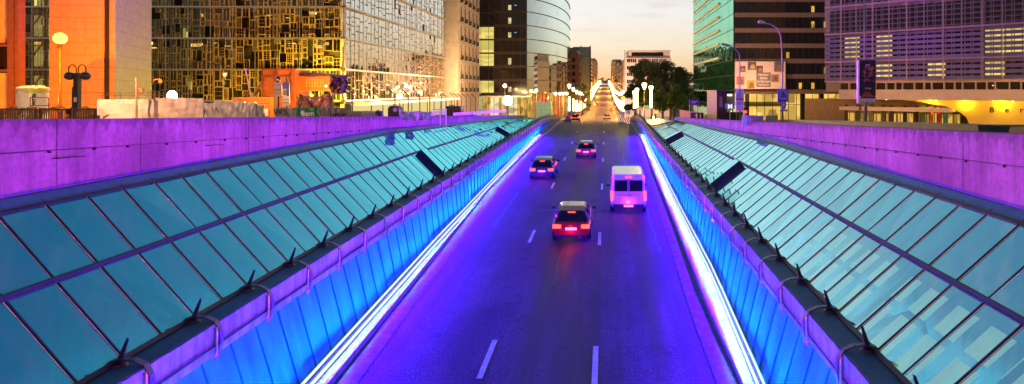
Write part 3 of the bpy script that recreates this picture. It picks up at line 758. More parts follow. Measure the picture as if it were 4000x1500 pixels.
m = MB(); m.box(WX(-60, 58.6), WX(50, 58.6), 58.71, 58.9, WZ(168, 58.6), EZ+14); m.box(WX(-60, 58.6), WX(50, 58.6), 58.71, 58.9, EZ-4, WZ(285, 58.6)); m.build('stone_infill', M['stone'], t)
m = MB(); m.box(WX(-60, 58.6), WX(70, 58.6), 58.91, 59.0, EZ-4, EZ+14); m.build('window', M['dglass'], t)
# ------------------------------------------------------------------ stone apartment house with balconies
Hx, Hy = -42.4, 175.0
t = thing('stone_building', 'cream stone block with tall shuttered windows and small iron balconies', 'building', (Hx, Hy, EZ-7))
m = MB(); m.box(-52, Hx, Hy, 205, EZ-7, EZ+48); m.build('wall', M['stone'], t)
m = MB()
for z in (EZ-.9, EZ+32): m.box(-52.3, Hx+.5, Hy-.4, 205.3, z-.35, z+.35)
for k in range(8): m.box(-52.05, Hx+.12, Hy-.08, 205.1, EZ+2.6+5.6*k-.12, EZ+2.6+5.6*k+.1)
m.build('cornice', M['stone'], t)
for yc in (178.6, 183.8, 189.2, 194.7, 200.2):
    for k in range(-1, 7):
        z0 = EZ+3.6+5.6*k if k >= 0 else EZ-.3; z1 = EZ+7.9+5.6*k
        w = MB(); w.box(Hx+.0, Hx+.05, yc-.8, yc+.8, z0, z1); f = w.build('window', M['dglass'], t)
        w = MB()
        for q in (-.9, .8): w.box(Hx+.05, Hx+.2, yc+q, yc+q+.1, z0-.1, z1+.15)
        w.box(Hx+.05, Hx+.25, yc-1.0, yc+1.0, z1+.152, z1+.35); w.build('surround', M['stone'], f)
        w = MB(); w.box(Hx+.05, Hx+.65, yc-1.0, yc+1.0, z0-.15, z0)
        for q in range(9): w.box(Hx+.58, Hx+.63, yc-1.0+.24*q, yc-.96+.24*q, z0, z0+1.0)
        w.box(Hx+.56, Hx+.65, yc-1.0, yc+1.0, z0+1.0, z0+1.08); w.build('balcony', M['mull'], f)
# ------------------------------------------------------------------ curved mirror-glass tower
Yg = 210.0
t = thing('glass_tower', 'curved mirror-glass office tower reflecting the sunset left of the street', 'building', (WX(2058, Yg), Yg, EZ-7))
xl0, xl1, xr1 = WX(1850, 213), WX(1930, Yg), WX(2058, Yg)
ZL = [EZ-.92+4.70*k for k in range(11)]
# recessed lit bay
frR = frame((xl0, 213, 0), (1, 0, 0)); LR = xl1-xl0
m = MB(); 
for z in ZL: m.fbox(frR, -1, LR, z-.45, z+.1, 0, .1)
for u in (0, LR*.33, LR*.68): m.fbox(frR, u, u+.12, EZ-9, EZ+46, .1, .2)
m.build('recess_frame', M['mull'], t)
for k in range(10):
    z0, z1 = ZL[k]+.1, ZL[k+1]-.35
    mat = M['roomG'] if k in (0, 1, 2, 3, 4) and k != 1 else M['fglass']
    MB().fquad(frR, 0, LR, z0, z1, .05).build('window', mat, t)
# dark front
frD = frame((xl1, Yg, 0), (1, 0, 0)); LD = xr1-xl1; nb = 5
m = MB(); m.box(xl0-1, xl1-.01, 213.1, 266, EZ-9, EZ+46); m.box(xl1, xr1-.2, Yg+.2, 266, EZ-9, EZ+46); m.build('core', M['mull'], t)
sp = MB()
for z in ZL: sp.fbox(frD, 0, LD, z-.75, z+.17, -.02, .06)
for i in range(nb+1): sp.fbox(frD, LD*i/nb-.07, LD*i/nb+.07, EZ-9, EZ+46, .07, .14)
sp.build('spandrel', M['mull'], t)
for k in range(10):
    for i in range(nb):
        lit = (i == 2 and k in (0, 2, 4, 5, 6)) 
        mat = M['roomW'] if lit else M['fglass']
        u0, u1 = LD*i/nb+.05, LD*(i+1)/nb-.05
        w = MB(); d = rnd.uniform(-.01, .01)
        w.quad(frD(u0, ZL[k]+.12, d), frD(u1, ZL[k]+.12, -d), frD(u1, ZL[k+1]-.55, d), frD(u0, ZL[k+1]-.55, 0))
        f = w.build('window', M['fglass'], t)
        if lit:
            MB().fbox(frD, u0+.3, u0+1.35, ZL[k]+.4, ZL[k]+rnd.uniform(1.8, 3.2), .012, .03).build('lit_room', mat, f)
        if (i, k) in ((3, 4), (3, 6)): MB().fbox(frD, u0+.2, u0+.9, ZL[k]+1.9, ZL[k]+2.2, .012, .03).build('lit_screen', emat('blue_screen', (.1, .35, 1), 1.5), f)
# curved part
A = Vector((xr1, Yg)); C_ = Vector((-13.8, 228)); B_ = Vector((-16.0, 275)); NS = 10
def bz(u): return A*(1-u)**2 + C_*2*u*(1-u) + B_*u*u
pts = [bz(i/NS) for i in range(NS+1)]
fine = [bz(i/40) for i in range(41)]
def off(P, Q, d):
    e = (Q-P).normalized(); return Vector((e.y, -e.x))*d
for z in ZL:
    sb = MB(); rl = MB()
    for p, q in zip(fine, fine[1:]):
        o = off(p, q, .25); o2 = off(p, q, -.3)
        sb.hexa([(p.x+o2.x, p.y+o2.y, z-.28), (p.x+.4*o.x, p.y+.4*o.y, z-.28), (q.x+.4*o.x, q.y+.4*o.y, z-.28), (q.x+o2.x, q.y+o2.y, z-.28), (p.x+o2.x, p.y+o2.y, z-.05), (p.x+.4*o.x, p.y+.4*o.y, z-.05), (q.x+.4*o.x, q.y+.4*o.y, z-.05), (q.x+o2.x, q.y+o2.y, z-.05)])
        rl.hexa([(p.x, p.y, z-.049), (p.x+o.x, p.y+o.y, z-.049), (q.x+o.x, q.y+o.y, z-.049), (q.x, q.y, z-.049), (p.x, p.y, z+.06), (p.x+o.x, p.y+o.y, z+.06), (q.x+o.x, q.y+o.y, z+.06), (q.x, q.y, z+.06)])
    sb.build('floor_band', M['mull'], t); rl.build('sill_rail', M['shelf'], t)
for i in range(NS):
    for k in range(10):
        w = MB(); z0, z1 = ZL[k]+.06, ZL[k+1]-.28
        for j in range(4):
            p, q = fine[i*4+j], fine[i*4+j+1]; e = (q-p).normalized()*.012
            w.quad((p.x+e.x, p.y+e.y, z0), (q.x-e.x, q.y-e.y, z0), (q.x-e.x, q.y-e.y, z1), (p.x+e.x, p.y+e.y, z1))
        w.build('window', M['cglass'], t, fix=False)
# ground floor: lit shops behind glass
gf = [M['roomY'], M['roomO'], M['roomR'], M['roomY'], M['roomO'], M['roomR'], M['roomY'], M['roomO'], M['roomY'], M['roomO']]
for i in range(NS):
    w = MB()
    for j in range(4):
        p, q = fine[i*4+j], fine[i*4+j+1]; o = off(p, q, -.8)
        w.quad((p.x+o.x, p.y+o.y, EZ-10.4), (q.x+o.x, q.y+o.y, EZ-10.4), (q.x+o.x, q.y+o.y, ZL[0]-.3), (p.x+o.x, p.y+o.y, ZL[0]-.3))
    w.build('shop_front', gf[i], t, fix=False)
    p = fine[i*4]; MB().tube([(p.x, p.y, EZ-10.4), (p.x, p.y, ZL[0]-.28)], .16, 8).build('column', M['shelf'], t, smooth=True)
for i in range(6):
    x0 = xl0 + (xr1-xl0)*i/6; x1 = xl0 + (xr1-xl0)*(i+1)/6
    m = MB(); m.box(x0+.08, x1-.08, Yg+.05 if i > 1 else 212.9, Yg+.1 if i > 1 else 213, EZ-9.6, ZL[0]-1.3); m.build('shop_front', M['roomY'] if i % 2 else M['roomW'], t)
m = MB(); m.box(xl0-.5, xr1+1.5, Yg-2.2, Yg-.1, ZL[0]-1.35, ZL[0]-.95); m.build('awning', M['skin'], t)
t.location = t.location
# ------------------------------------------------------------------ green glass block and its dark wing
Yn = 119.0; Gx = WX(2865, Yn)
t = thing('green_glass_building', 'green glass office block with white strips imitating sky reflections right of the street', 'building', (Gx, Yn, EZ-6))
frG = frame((Gx, 173, 0), (0, -1, 0)); LG = 54.0
m = MB(); m.box(Gx+.2, Gx+3, Yn+5, 173, EZ-7, EZ+27.1); m.build('core', M['mull'], t)
nb = 9
for k in range(-2, 9):
    z0, z1 = EZ+3*k, EZ+3*k+3
    for i in range(nb):
        if k == 11: continue
        u0, u1 = LG*i/nb, LG*(i+1)/nb
        w = MB(); n = 5
        for j in range(n):
            a = u0 + (u1-u0)*j/n; b = u0 + (u1-u0)*(j+1)/n; d = rnd.uniform(-.012, .012)
            w.quad(frG(a+.02, z0+.05, d), frG(b-.02, z0+.05, -d), frG(b-.02, z1-.05, d*.5), frG(a+.02, z1-.05, -d))
        w.build('window', M['gglass'], t, fix=False)
m = MB()
for k in range(-2, 10): m.fbox(frG, 0, LG, EZ+3*k-.06, EZ+3*k+.05, -.05, .06)
for i in range(46): m.fbox(frG, LG*i/45-.03, LG*i/45+.03, EZ+.1, EZ+27, .013, .03)
m.build('mullion', pmat('green_mullion', (.03, .10, .07), .4, metal=.4), t)
for k in range(2, 9):
    s = MB(); s.hexa([frG(0, EZ+3*k+.9, .06), frG(LG*.72, EZ+3*k+.9, .06), frG(LG*.72, EZ+3*k+.9, .35), frG(0, EZ+3*k+.9, .35), frG(0, EZ+3*k+1.45, .06), frG(LG*.72, EZ+3*k+1.45, .06), frG(LG*.72, EZ+3*k+1.15, .35), frG(0, EZ+3*k+1.15, .35)])
    s.build('pale_strip', M['white'], t)  # white strips stand in for bright sky reflected by the panes
t = thing('dark_office_building', 'dark office block with brown bands and a yellow-lit glass ground floor', 'building', (Gx+10, Yn, EZ-6))
frN = frame((Gx+.25, Yn, 0), (1, 0, 0)); LN = 22.0
m = MB(); m.box(Gx+.3, Gx+22, Yn+.35, Yn+30, EZ+.0, EZ+21); m.build('core', M['mull'], t)
m = MB()
for k in range(0, 8): m.fbox(frN, 0, LN, EZ+3*k-.7, EZ+3*k+.15, -.3, .12)
m.build('spandrel', M['spandrel'], t)
litset = {(7, 1), (4, 2), (6, 4), (6, 5), (7, 4), (5, 0), (6, 0), (8, 0)}
for k in range(0, 7):
    for i in range(9):
        u0, u1 = LN*i/9, LN*(i+1)/9
        w = MB(); w.fbox(frN, u0, u1, EZ+3*k+.151, EZ+3*k+.22, -.29, .06); w.fbox(frN, u0, u0+.09, EZ+3*k+.15, EZ+3*k+2.3, -.28, .05); w.fbox(frN, (u0+u1)/2-.03, (u0+u1)/2+.03, EZ+3*k+.15, EZ+3*k+2.3, -.28, .0)
        f = w.build('window_frame', M['mull'], t)
        d = rnd.uniform(-.02, .02)
        MB().quad(frN(u0+.09, EZ+3*k+.15, -.2+d), frN((u0+u1)/2-.03, EZ+3*k+.15, -.2), frN((u0+u1)/2-.03, EZ+3*k+2.3, -.2-d), frN(u0+.09, EZ+3*k+2.3, -.2)).build('pane', M['fglass'], f, fix=False)
        MB().quad(frN((u0+u1)/2+.03, EZ+3*k+.15, -.2-d), frN(u1, EZ+3*k+.15, -.2), frN(u1, EZ+3*k+2.3, -.2+d), frN((u0+u1)/2+.03, EZ+3*k+2.3, -.2)).build('pane', M['fglass'], f, fix=False)
        if (i, k) in litset:
            MB().fbox(frN, u0+.35, u0+.95, EZ+3*k+.3, EZ+3*k+1.5, -.18, -.16).build('lit_room', M['roomY'], f)
m = MB(); m.box(Gx+.3, Gx+22, Yn+3.4, Yn+3.6, EZ-6, EZ-.7)
m.build('lit_hall', room_mat('lit_hall_room', (1.0, .60, .12), 1.5, scale=(.55, .9, .4), dark=.12), t)
m = MB()
for i in range(14): m.fbox(frN, 1.2+1.55*i, 1.2+1.55*i+.09, EZ-6, EZ-.7, -.2, -.08)
m.fbox(frN, 0, LN, EZ-2.85, EZ-2.75, -.2, -.07); m.fbox(frN, 2.2, 2.9, EZ-6, EZ-.7, -.9, -.3)
for u in (13.5, 17.2): m.fbox(frN, u, u+.8, EZ-6, EZ-.7, -2.4, -1.6)
m.build('hall_mullion', M['mull'], t)
m = MB(); m.fbox(frN, 1.0, 9.6, EZ-3.1, EZ-2.2, .2, 1.6); m.build('glazed_porch', M['wpane'], t)
# ------------------------------------------------------------------ louvred curved office
O = Vector((34.3, 95, 0)); U = Vector((19.3, -17, 0)).normalized(); NB = Vector((U.y, -U.x, 0)); NB = -NB if NB.y > 0 else NB
frB = lambda a, b, c=0.0: Vector((O.x, O.y, 0)) + U*a + NB*c + Vector((0, 0, b)); LB = 35.1; bw = 2.34
t = thing('louvred_office', 'huge office block screened by rows of tilted purple-grey louvres above a yellow-lit entrance', 'building', (O.x+10, O.y-8, EZ-4))
LV = [EZ+1.38, EZ+4.38, EZ+8.64, EZ+12.9, EZ+17.2]
m = MB(); m.fbox(frB, -.5, LB, EZ-.2, EZ+22, -9, -1.5); m.build('core', pmat('rear_wall_panel', (.30, .22, .20), .6, var=.1), t)
wf = MB()
for j, (z0, z1) in enumerate(zip(LV, LV[1:])):
    nb_ = (4, 6, 6, 6)[j]
    wz0, wz1 = z0+.3, z1-.5
    for i in range(-1, 15):
        w = MB(); u0 = bw*i+.12; u = u0
        for frac in (.0, .30, .42, .80):
            wd = (.26, .08, .34, .15)[(0, .30, .42, .80).index(frac)]*bw
            w.fbox(frB, u0+frac*bw+.02, u0+frac*bw+wd, wz0, wz1, -1.49, -1.46)
        lit = (j, i) in ((1, 1), (1, 3), (1, 10), (1, 12), (1, 13), (0, 3), (0, 6), (0, 9), (1, 9))
        if i < 0: continue
        f = w.build('window', M['roomG'] if lit else M['fglass'], t)
    for i in range(0, 15):
        if i == 0: b0, b1 = 0, bw
        s = MB(); u0, u1 = bw*i+.05, bw*(i+1)-.05
        op = .62 if j < 2 else .2
        for q in range(nb_):
            zc = z0 + (z1-z0)*(q+.5)/nb_; hh = (z1-z0)/nb_*.5*op; dd = .22
            s.hexa([frB(u0, zc-hh, .0), frB(u1, zc-hh, .0), frB(u1, zc-hh+.03, .03), frB(u0, zc-hh+.03, .03), frB(u0, zc+hh, -dd), frB(u1, zc+hh, -dd), frB(u1, zc+hh+.03, -dd+.03), frB(u0, zc+hh+.03, -dd+.03)])
        s.build('sunscreen', M['louvre'], t)
m = MB()
for i in range(16):
    for dx in (0, .14) if i % 2 else (0,): m.fbox(frB, bw*i-.03+dx, bw*i+.03+dx, LV[0], LV[4], .03, .12)
for z in LV: m.fbox(frB, -.1, LB, z-.09, z-.02, -.1, .2); m.fbox(frB, -.1, LB, z+.04, z+.10, -.1, .2)
m.build('screen_frame', M['lframe'], t)
m = MB(); m.fbox(frB, 2.0, LB, EZ-1.35, EZ-.02, -3, -.2); 
for i in range(13): m.fbox(frB, 2.4+2.6*i, 2.43+2.6*i, EZ-1.34, EZ-.03, -.2, -.192)
m.build('fascia', M['cream'], t)
m = MB(); m.fbox(frB, 2.0, LB, EZ-.019, EZ+1.28, -1.49, -1.0); m.build('band_glass', M['fglass'], t)
m = MB()
for u in [3.4+1.27*i+(.3 if i % 3 else 0) for i in range(25)]: m.fbox(frB, u, u+.14, EZ-.018, EZ+1.27, -.98, -.3)
m.fbox(frB, 2.0, LB, EZ+1.1, EZ+1.28, -.97, -.35); m.fbox(frB, 2.0, LB, EZ-.017, EZ+.12, -.97, -.35)
m.build('band_mullion', M['cream'], t)
def onB(x, y, c):                                      # sighted point on the plane c in front of the screen
    a = (x-VX)/F
    # X = a*Y ; X = O.x+U.x*s+NB.x*c ; Y = O.y+U.y*s+NB.y*c
    s = (a*(O.y+NB.y*c) - O.x - NB.x*c)/(U.x - a*U.y); Y = O.y+U.y*s+NB.y*c
    return s, WZ(y, Y)
pl = [onB(*p, -1.2) for p in ((3488, 386), (3600, 399), (3694, 415), (3730, 428), (3755, 442), (3775, 460), (3790, 495), (4100, 500), (4100, 386))]
m = MB(); m.extr(pl, lambda a, b: frB(a, b, -1.2), lambda a, b: frB(a, b, -1.6)); m.build('curved_entrance_wall', M['ywall'], t)
for ch, px in (('B', 3874), ('e', 3933), ('r', 3990), ('l', 4046)):
    s, z = onB(px, 430, -1.15); text(t, ch, frB(s, z, -1.17), U, (0, 0, 1), 1.0, M['black'], 'letter', .02, bold=.02)
for px in (3462, 3657, 3764, 3880, 3955):
    s, z = onB(px, 388, -.8); m = MB(); m.tube([frB(s, EZ-1.36, -.8), frB(s, EZ-1.40, -.8)], .13, 10); m.build('downlight', M['lampglow'], t)
s0, z0 = onB(3290, 415, 1.0); s1, _ = onB(3720, 415, 1.0)
m = MB(); m.fbox(frB, s0, s1, EZ-2.95, EZ-2.45, -1.1, 2.2); m.build('entrance_canopy', M['cream'], t)
m = MB(); m.fbox(frB, -6, LB, EZ-5, EZ-1.36, -6.4, -6.2); m.build('lobby_wall', pmat('lobby_brown', (.22, .13, .06), .7, var=.2), t)
for px0, px1, top in ((3300, 3338, 440), (3362, 3392, 442), (3408, 3440, 444), (3452, 3470, 443), (3482, 3500, 444), (3508, 3526, 444), (3536, 3566, 443), (3576, 3590, 443), (3612, 3628, 446), (3646, 3658, 442), (3672, 3684, 446), (3700, 3750, 446)):
    s0, z1 = onB(px0, top, -6.15); s1, _ = onB(px1, top, -6.15); m = MB(); m.fbox(frB, s0, s1, EZ-5, z1, -6.18, -6.12); f = m.build('lit_doorway', M['roomY'], t)
    m = MB(); m.fbox(frB, (s0+s1)/2-.05, (s0+s1)/2+.05, EZ-5, z1, -6.11, -6.05); m.build('door_mullion', M['mull'], f)
for i, (px, mt) in enumerate(((3300, 'mull'), (3345, 'mull'), (3400, 'mull'), (3445, 'mull'), (3475, 'mull'), (3530, 'mull'), (3575, 'mull'), (3600, 'pg'), (3632, 'po'), (3660, 'pr'), (3688, 'pb'))):
    if mt[0] == 'p': mm = pmat('banner_'+mt, {'pg': (.15, .4, .08), 'po': (.7, .25, .03), 'pr': (.6, .03, .08), 'pb': (.05, .3, .35)}[mt], .6)
    else: mm = M['mull']
    s, z = onB(px, 440, -2); m = MB(); m.fbox(frB, s, s+.45, EZ-5, EZ-2.2, -2.2, -1.9); m.build('column' if mt == 'mull' else 'coloured_pillar', mm, t)
# ------------------------------------------------------------------ far street fronts
def far_building(name, label, x0, x1, y0, y1, top, mat, side, rows, group='buildings lining the far street', base=-11, gable=True, cols=4):
    t = thing(name, label, 'building', (x0 if side > 0 else x1, y0, EZ+base), group)
    z1 = EZ+top
    m = MB(); m.box(x0, x1, y0, y1, EZ+base, z1); m.build('wall', mat, t)
    fh = 3.3; fx = x1 if side < 0 else x0; s = 1 if side < 0 else -1
    w = MB(); tr = MB(); n = max(2, int((y1-y0)/4)); k = 0; z = z1-1.2-1.9; single = y0 < 370
    while z > zg(y0)+1 and k < rows:
        for i in range(n):
            yc = y0 + (y1-y0)*(i+.5)/n
            w.box(*sorted((fx, fx+.06*s)), yc-.8, yc+.8, z, z+1.9)
            if single: w.build('window', M['dglass'], t); w = MB()
        if gable:
            for i in range(cols):
                xc = x0 + (x1-x0)*(i+.5)/cols
                w.box(xc-.7, xc+.7, y0-.05, y0, z, z+1.8)
                if single: w.build('window', M['dglass'], t); w = MB()
        tr.box(*sorted((fx, fx+.25*s)), y0, y1, z-.55, z-.35); z -= fh; k += 1
    if not single: w.build('window_rows', M['dglass'], t)['kind'] = 'stuff'
    tr.box(x0-.2, x1+.2, y0-.2, y1+.2, z1, z1+.35); tr.build('cornice', mat, t)
    return t
rb = random.Random(5)
mats = [M['brick'], M['stonep'], pmat('ochre_front', (.35, .25, .15), .8), pmat('grey_front', (.22, .21, .22), .8), M['stone'], pmat('rust_front', (.25, .12, .08), .8)]
words = ['narrow brick front', 'pale rendered front', 'ochre street front', 'grey street front', 'cream stone front', 'rust-red street front']
# left row
def lab(side, i, k): return '%s, %s from the near end, %s side of the far street' % (words[k], ['first','second','third','fourth','fifth','sixth','seventh','eighth','ninth','tenth','eleventh','twelfth','thirteenth','fourteenth'][i], side)
y = 286; i = 0
tops = [16.5, 15.0, 17, 16, 18.5, 17, 20, 19, 23, 24, 28, 32, 38, 42]
ks = [0, 3, 2, 1, 5, 4, 0, 2, 3, 4, 1, 5, 2, 3]
while i < 14:
    L = (16, 15, 18, 20, 22, 26, 30, 36, 44, 55, 70, 90, 110, 130)[i]
    t = far_building('row_building', lab('left', i, ks[i]), -12.2-rb.uniform(12, 18) if i else -34, -12.2, y, y+L, tops[i], mats[ks[i]], -1, 6 if i < 8 else 5)
    if i < 5:
        m = MB(); z = EZ+tops[i]+.35
        m.extr([(-24, z), (-12.4, z), (-14.5, z+3.2), (-22, z+3.2)], lambda a, b: (a, y+.3, b), lambda a, b: (a, y+L-.3, b)); m.build('mansard_roof', M['roof'], t)
        for q in range(3):
            yc = y + L*(q+.5)/3; m = MB(); m.box(-13.6, -12.6, yc-.6, yc+.6, z+.2, z+1.9); m.build('dormer', M['stonep'], t)
        m = MB(); m.box(-18, -16.8, y+2, y+3, z+3, z+4.6); m.build('chimney', M['brick'], t)
    y += L+.05; i += 1
# blue modern block standing over the row
t = thing('blue_glass_block', 'blue-grey glazed block rising above the brick houses left of the far street', 'building', (-20, 312, EZ-9))
Y = 312.0; m = MB(); m.box(WX(2238, Y), WX(2305, Y), Y, Y+20, EZ-9, WZ(183, Y)); m.build('wall', pmat('blue_cladding', (.13, .19, .27), .4), t)
m = MB(); m.box(WX(2250, Y), WX(2292, Y), Y-.1, Y, WZ(205, Y), WZ(190, Y)); m.box(WX(2240, Y), WX(2300, Y), Y-.1, Y, WZ(226, Y), WZ(211, Y)); m.build('glazing', glass_mat('blue_glazing', (.1, .1, .1), (.05, .10, .17), refl=(.6, .8, 1), trans=0, boost=.2), t)
m = MB(); m.box(WX(2303, Y), WX(2308, Y), Y-.2, Y+1, EZ, WZ(179, Y)); m.tube([(WX(2268, Y), Y+4, WZ(183, Y)), (WX(2268, Y), Y+4, WZ(176, Y))], .3, 6); m.build('service_mast', M['mull'], t)
# right row
y = 262; i = 0
rt = [11.0, 12.5, 14.5, 13, 16, 17, 19, 20, 24, 27, 33, 38]
ks = [1, 3, 2, 4, 0, 1, 5, 3, 2, 4, 1, 0]
while i < 12:
    L = (18, 20, 22, 26, 30, 34, 42, 50, 66, 86, 110, 140)[i]
    far_building('row_building', lab('right', i, ks[i]), 8.4, 8.4+rb.uniform(8, 12), y, y+L, rt[i], mats[ks[i]], 1, 6 if i < 7 else 5)
    y += L+.05; i += 1
# pale block with ribbon windows
Y = 232.0; xa, xb = WX(2440, Y), WX(2622, Y)
t = thing('pale_office_block', 'pale pink-grey office block with set-back top floor behind the trees', 'building', (xa, Y, EZ-10))
m = MB(); m.box(xa, xb, Y, Y+24, EZ-10, WZ(226, Y)); m.build('wall', M['stonep'], t)
m = MB(); m.box(WX(2455, Y), WX(2622, Y)-.3, Y+1.5, Y+23, WZ(226, Y), WZ(198, Y)); m.box(WX(2453, Y), xb, Y+1.2, Y+23.5, WZ(198, Y), WZ(195, Y)); m.build('penthouse', M['stonep'], t)
m = MB(); m.box(WX(2468, Y), WX(2592, Y), Y+1.35, Y+1.49, WZ(218, Y), WZ(204, Y)); m.build('ribbon_window', M['dglass'], t)
for k in range(6):
    y0 = 230+27*k
    for (a, b) in ((2449, 2486), (2492, 2508), (2516, 2542), (2546, 2571), (2576, 2603)):
        m = MB(); m.box(WX(a, Y), WX(b, Y), Y-.06, Y, WZ(y0+14, Y), WZ(y0, Y)); f = m.build('window', M['dglass'], t)
        m = MB()
        for q in range(1, 5): x = WX(a+(b-a)*q/5, Y); m.box(x-.06, x+.06, Y-.12, Y-.061, WZ(y0+14, Y), WZ(y0, Y))
        m.build('mullion', M['stonep'], f)
m = MB(); m.tube([(WX(2442, Y), Y+3, WZ(226, Y)), (WX(2442, Y), Y+3, WZ(193, Y))], .12, 5); m.build('roof_mast', M['mull'], t)
for x in (2480, 2520, 2560, 2600):
    m = MB(); m.box(WX(x, Y), WX(x+10, Y), Y+6, Y+8, WZ(195, Y), WZ(192, Y)); m.build('roof_plant', M['mull'], t)
# far end of the street: low dark bridge of trees closing the view
# ------------------------------------------------------------------ trees
leafA = pmat('leaf_dark', (.030, .048, .018), .6, var=.5, scale=1.2); leafB = pmat('leaf_light', (.075, .10, .022), .6, var=.4, scale=1.2)
bark = pmat('bark', (.06, .045, .035), .9)
def tree(label, x, y, z0, h, rx, seed, n=2600, ls=.55, cat='tree', group='trees beside the street'):
    rg = random.Random(seed); t = thing('tree', label, cat, (x, y, z0), group)
    tr = MB(); top = Vector((x, y, z0+h*.45))
    tr.tube([(x, y, z0-.5), (x+.1, y, z0+h*.2), top], [.35, .27, .2], 8)
    cl = []
    for i in range(22):
        a = rg.uniform(0, 6.28); rr = rx*math.sqrt(rg.random())*.85; zz = z0 + h*rg.uniform(.30, .92)
        k = 1 - max(0, (zz-z0)/h-.55)*1.5
        c = Vector((x+rr*k*math.cos(a), y+rr*k*math.sin(a), zz)); cl.append((c, rg.uniform(.18, .36)*rx*1.15))
    for c, _ in cl[:9]: tr.tube([(x, y, z0+h*.3), tuple((top+c)/2), tuple(c)], [.16, .10, .04], 5)
    tr.build('trunk', bark, t)
    m = MB()
    for i in range(n):
        c, r = rg.choice(cl); v = Vector((rg.gauss(0, 1), rg.gauss(0, 1), rg.gauss(0, 1))).normalized()*r*rg.uniform(.55, 1.08); v.z *= .8
        p = c+v; a = Vector((rg.gauss(0, 1), rg.gauss(0, 1), rg.gauss(0, 1))).normalized(); b = a.orthogonal().normalized(); s = ls*rg.uniform(.5, 1.2)
        m.mi = 1 if rg.random() < .4 else 0
        m.quad(p-a*s*.5, p+b*s*.35, p+a*s*.5, p-b*s*.35)
    m.build('crown', [leafA, leafB], t, fix=False)
for i, (px, Y, top, rx, lb) in enumerate(((2500, 190, 238, 4.0, 'tall tree in front of the pale office block, nearest the far street'), (2545, 178, 252, 4.4, 'broad tree in front of the middle of the pale office block'),
        (2588, 182, 244, 4.4, 'tree in front of the right end of the pale office block'), (2632, 172, 268, 4.0, 'rounded tree just right of the pale office block'),
        (2678, 185, 264, 4.2, 'dark tree next to the green glass building'), (2618, 150, 330, 3.0, 'low tree under the rounded tree beside the orange hoarding'), (2480, 160, 330, 2.4, 'small lamp-lit tree behind the row of street lamps'), (2560, 150, 320, 3.0, 'lamp-lit bushy tree behind the twin street lamps'), (2660, 155, 320, 3.2, 'low dark tree between hoarding and green glass building'))):
    x = WX(px, Y); z0 = zg(Y); tree(lb, x, Y, z0, (WZ(top, Y)-z0)*1.05, rx*1.28, 20+i, n=6800 if top < 300 else 3400)
for i, (px, Y, top, rx, lb) in enumerate(((2262, 206, 300, 3.0, 'dark tree below the brick houses left of the far street'), (2290, 250, 320, 3.2, 'second dark tree further along the left pavement'))):
    x = WX(px, Y)-1.5; z0 = zg(Y); tree(lb, x, Y, z0, WZ(top, Y)-z0, rx, 50+i, n=1500)
for i in range(7):                                                     # skyline trees closing the far street
    x = -24+8*i; tree('small far tree closing the end of the street on the skyline', x, 1430+(i % 2)*12, EZ+12, 13+3*(i % 3), 7, 70+i, n=260, ls=2.0, group='far trees at the end of the street')
# ------------------------------------------------------------------ street lamps with lit banner columns
def lamp_proto(x, y, z, label, group, H=8.6):
    t = thing('street_lamp', label, 'street lamp', (x, y, z), group)
    m = MB(); m.tube([(x, y, z), (x, y, z+.6), (x, y, z+.65), (x, y, z+H)], [.16, .16, .09, .06], 8); m.build('pole', M['darkm'], t, smooth=True)
    m = MB(); m.tube([(x, y, z+H-.5), (x, y, z+H+.1), (x, y, z+H+.55), (x, y, z+H+.75)], [.14, .40, .48, .26], 10); m.build('lantern', M['lampglow'], t, smooth=True)
    m = MB(); m.tube([(x, y, z+2.3), (x, y, z+6.0)], .27, 8); m.build('light_column', M['lampglow'], t, smooth=True)
    return t
first = None; n = 0
names = 'glowing lamp with lit column in the chain along the %s far pavement'
for side in (-1, 1):
    y = 160 if side < 0 else 205; pr = None; st = 20
    while y < 1300:
        x = -9.5 if side < 0 else 6.1; z = zg(y)
        if pr is None: pr = lamp_proto(x, y, z, names % ('left' if side < 0 else 'right'), 'lamps along the far street, %s side' % ('left' if side < 0 else 'right'))
        else: copy_tree(pr, (x, y, z))
        y += st; st = 20 if y < 500 else 34
pr = lamp_proto(WX(2517, 112), 112, zg(112), 'tallest of the four glowing lamps in front of the trees, without a lit column', 'lamps in front of the trees', H=6.4)
for c in list(kids(pr)):
    if c.name.startswith('light_column'): bpy.data.objects.remove(c)
for px, Y, H, lb in ((2543, 122, 6.0, 'glowing lamp with lit column standing rightmost of the four before the trees'), (2478, 140, 5.6, 'glowing lamp with lit column standing leftmost of the four before the trees'), (2488, 134, 5.9, 'glowing lamp with lit column, second from the left of the four before the trees')):
    t = lamp_proto(WX(px, Y), Y, WZ(349 if px == 2543 else (367 if px == 2478 else 357), Y)-H, lb, 'lamps in front of the trees', H=H)
# lights these lamps throw on the street and trees
for y, p in ((165, 900), (200, 900), (240, 900), (290, 1200), (350, 1500), (430, 2200), (540, 3000), (700, 5000), (900, 7000)):
    point('street_lamp_light', (-7.9, y, zg(y)+7), p*8, (1, .36, .05), .05); point('street_lamp_light', (4.4, y+6, zg(y)+7), p*8, (1, .36, .05), .05)
for px, Y, yy in ((2517, 111, 335), (2543, 121, 352), (2483, 136, 366)): point('tree_lamp_light', (WX(px, Y), Y-.6, WZ(yy, Y)), 7000, (1, .62, .08), .05)
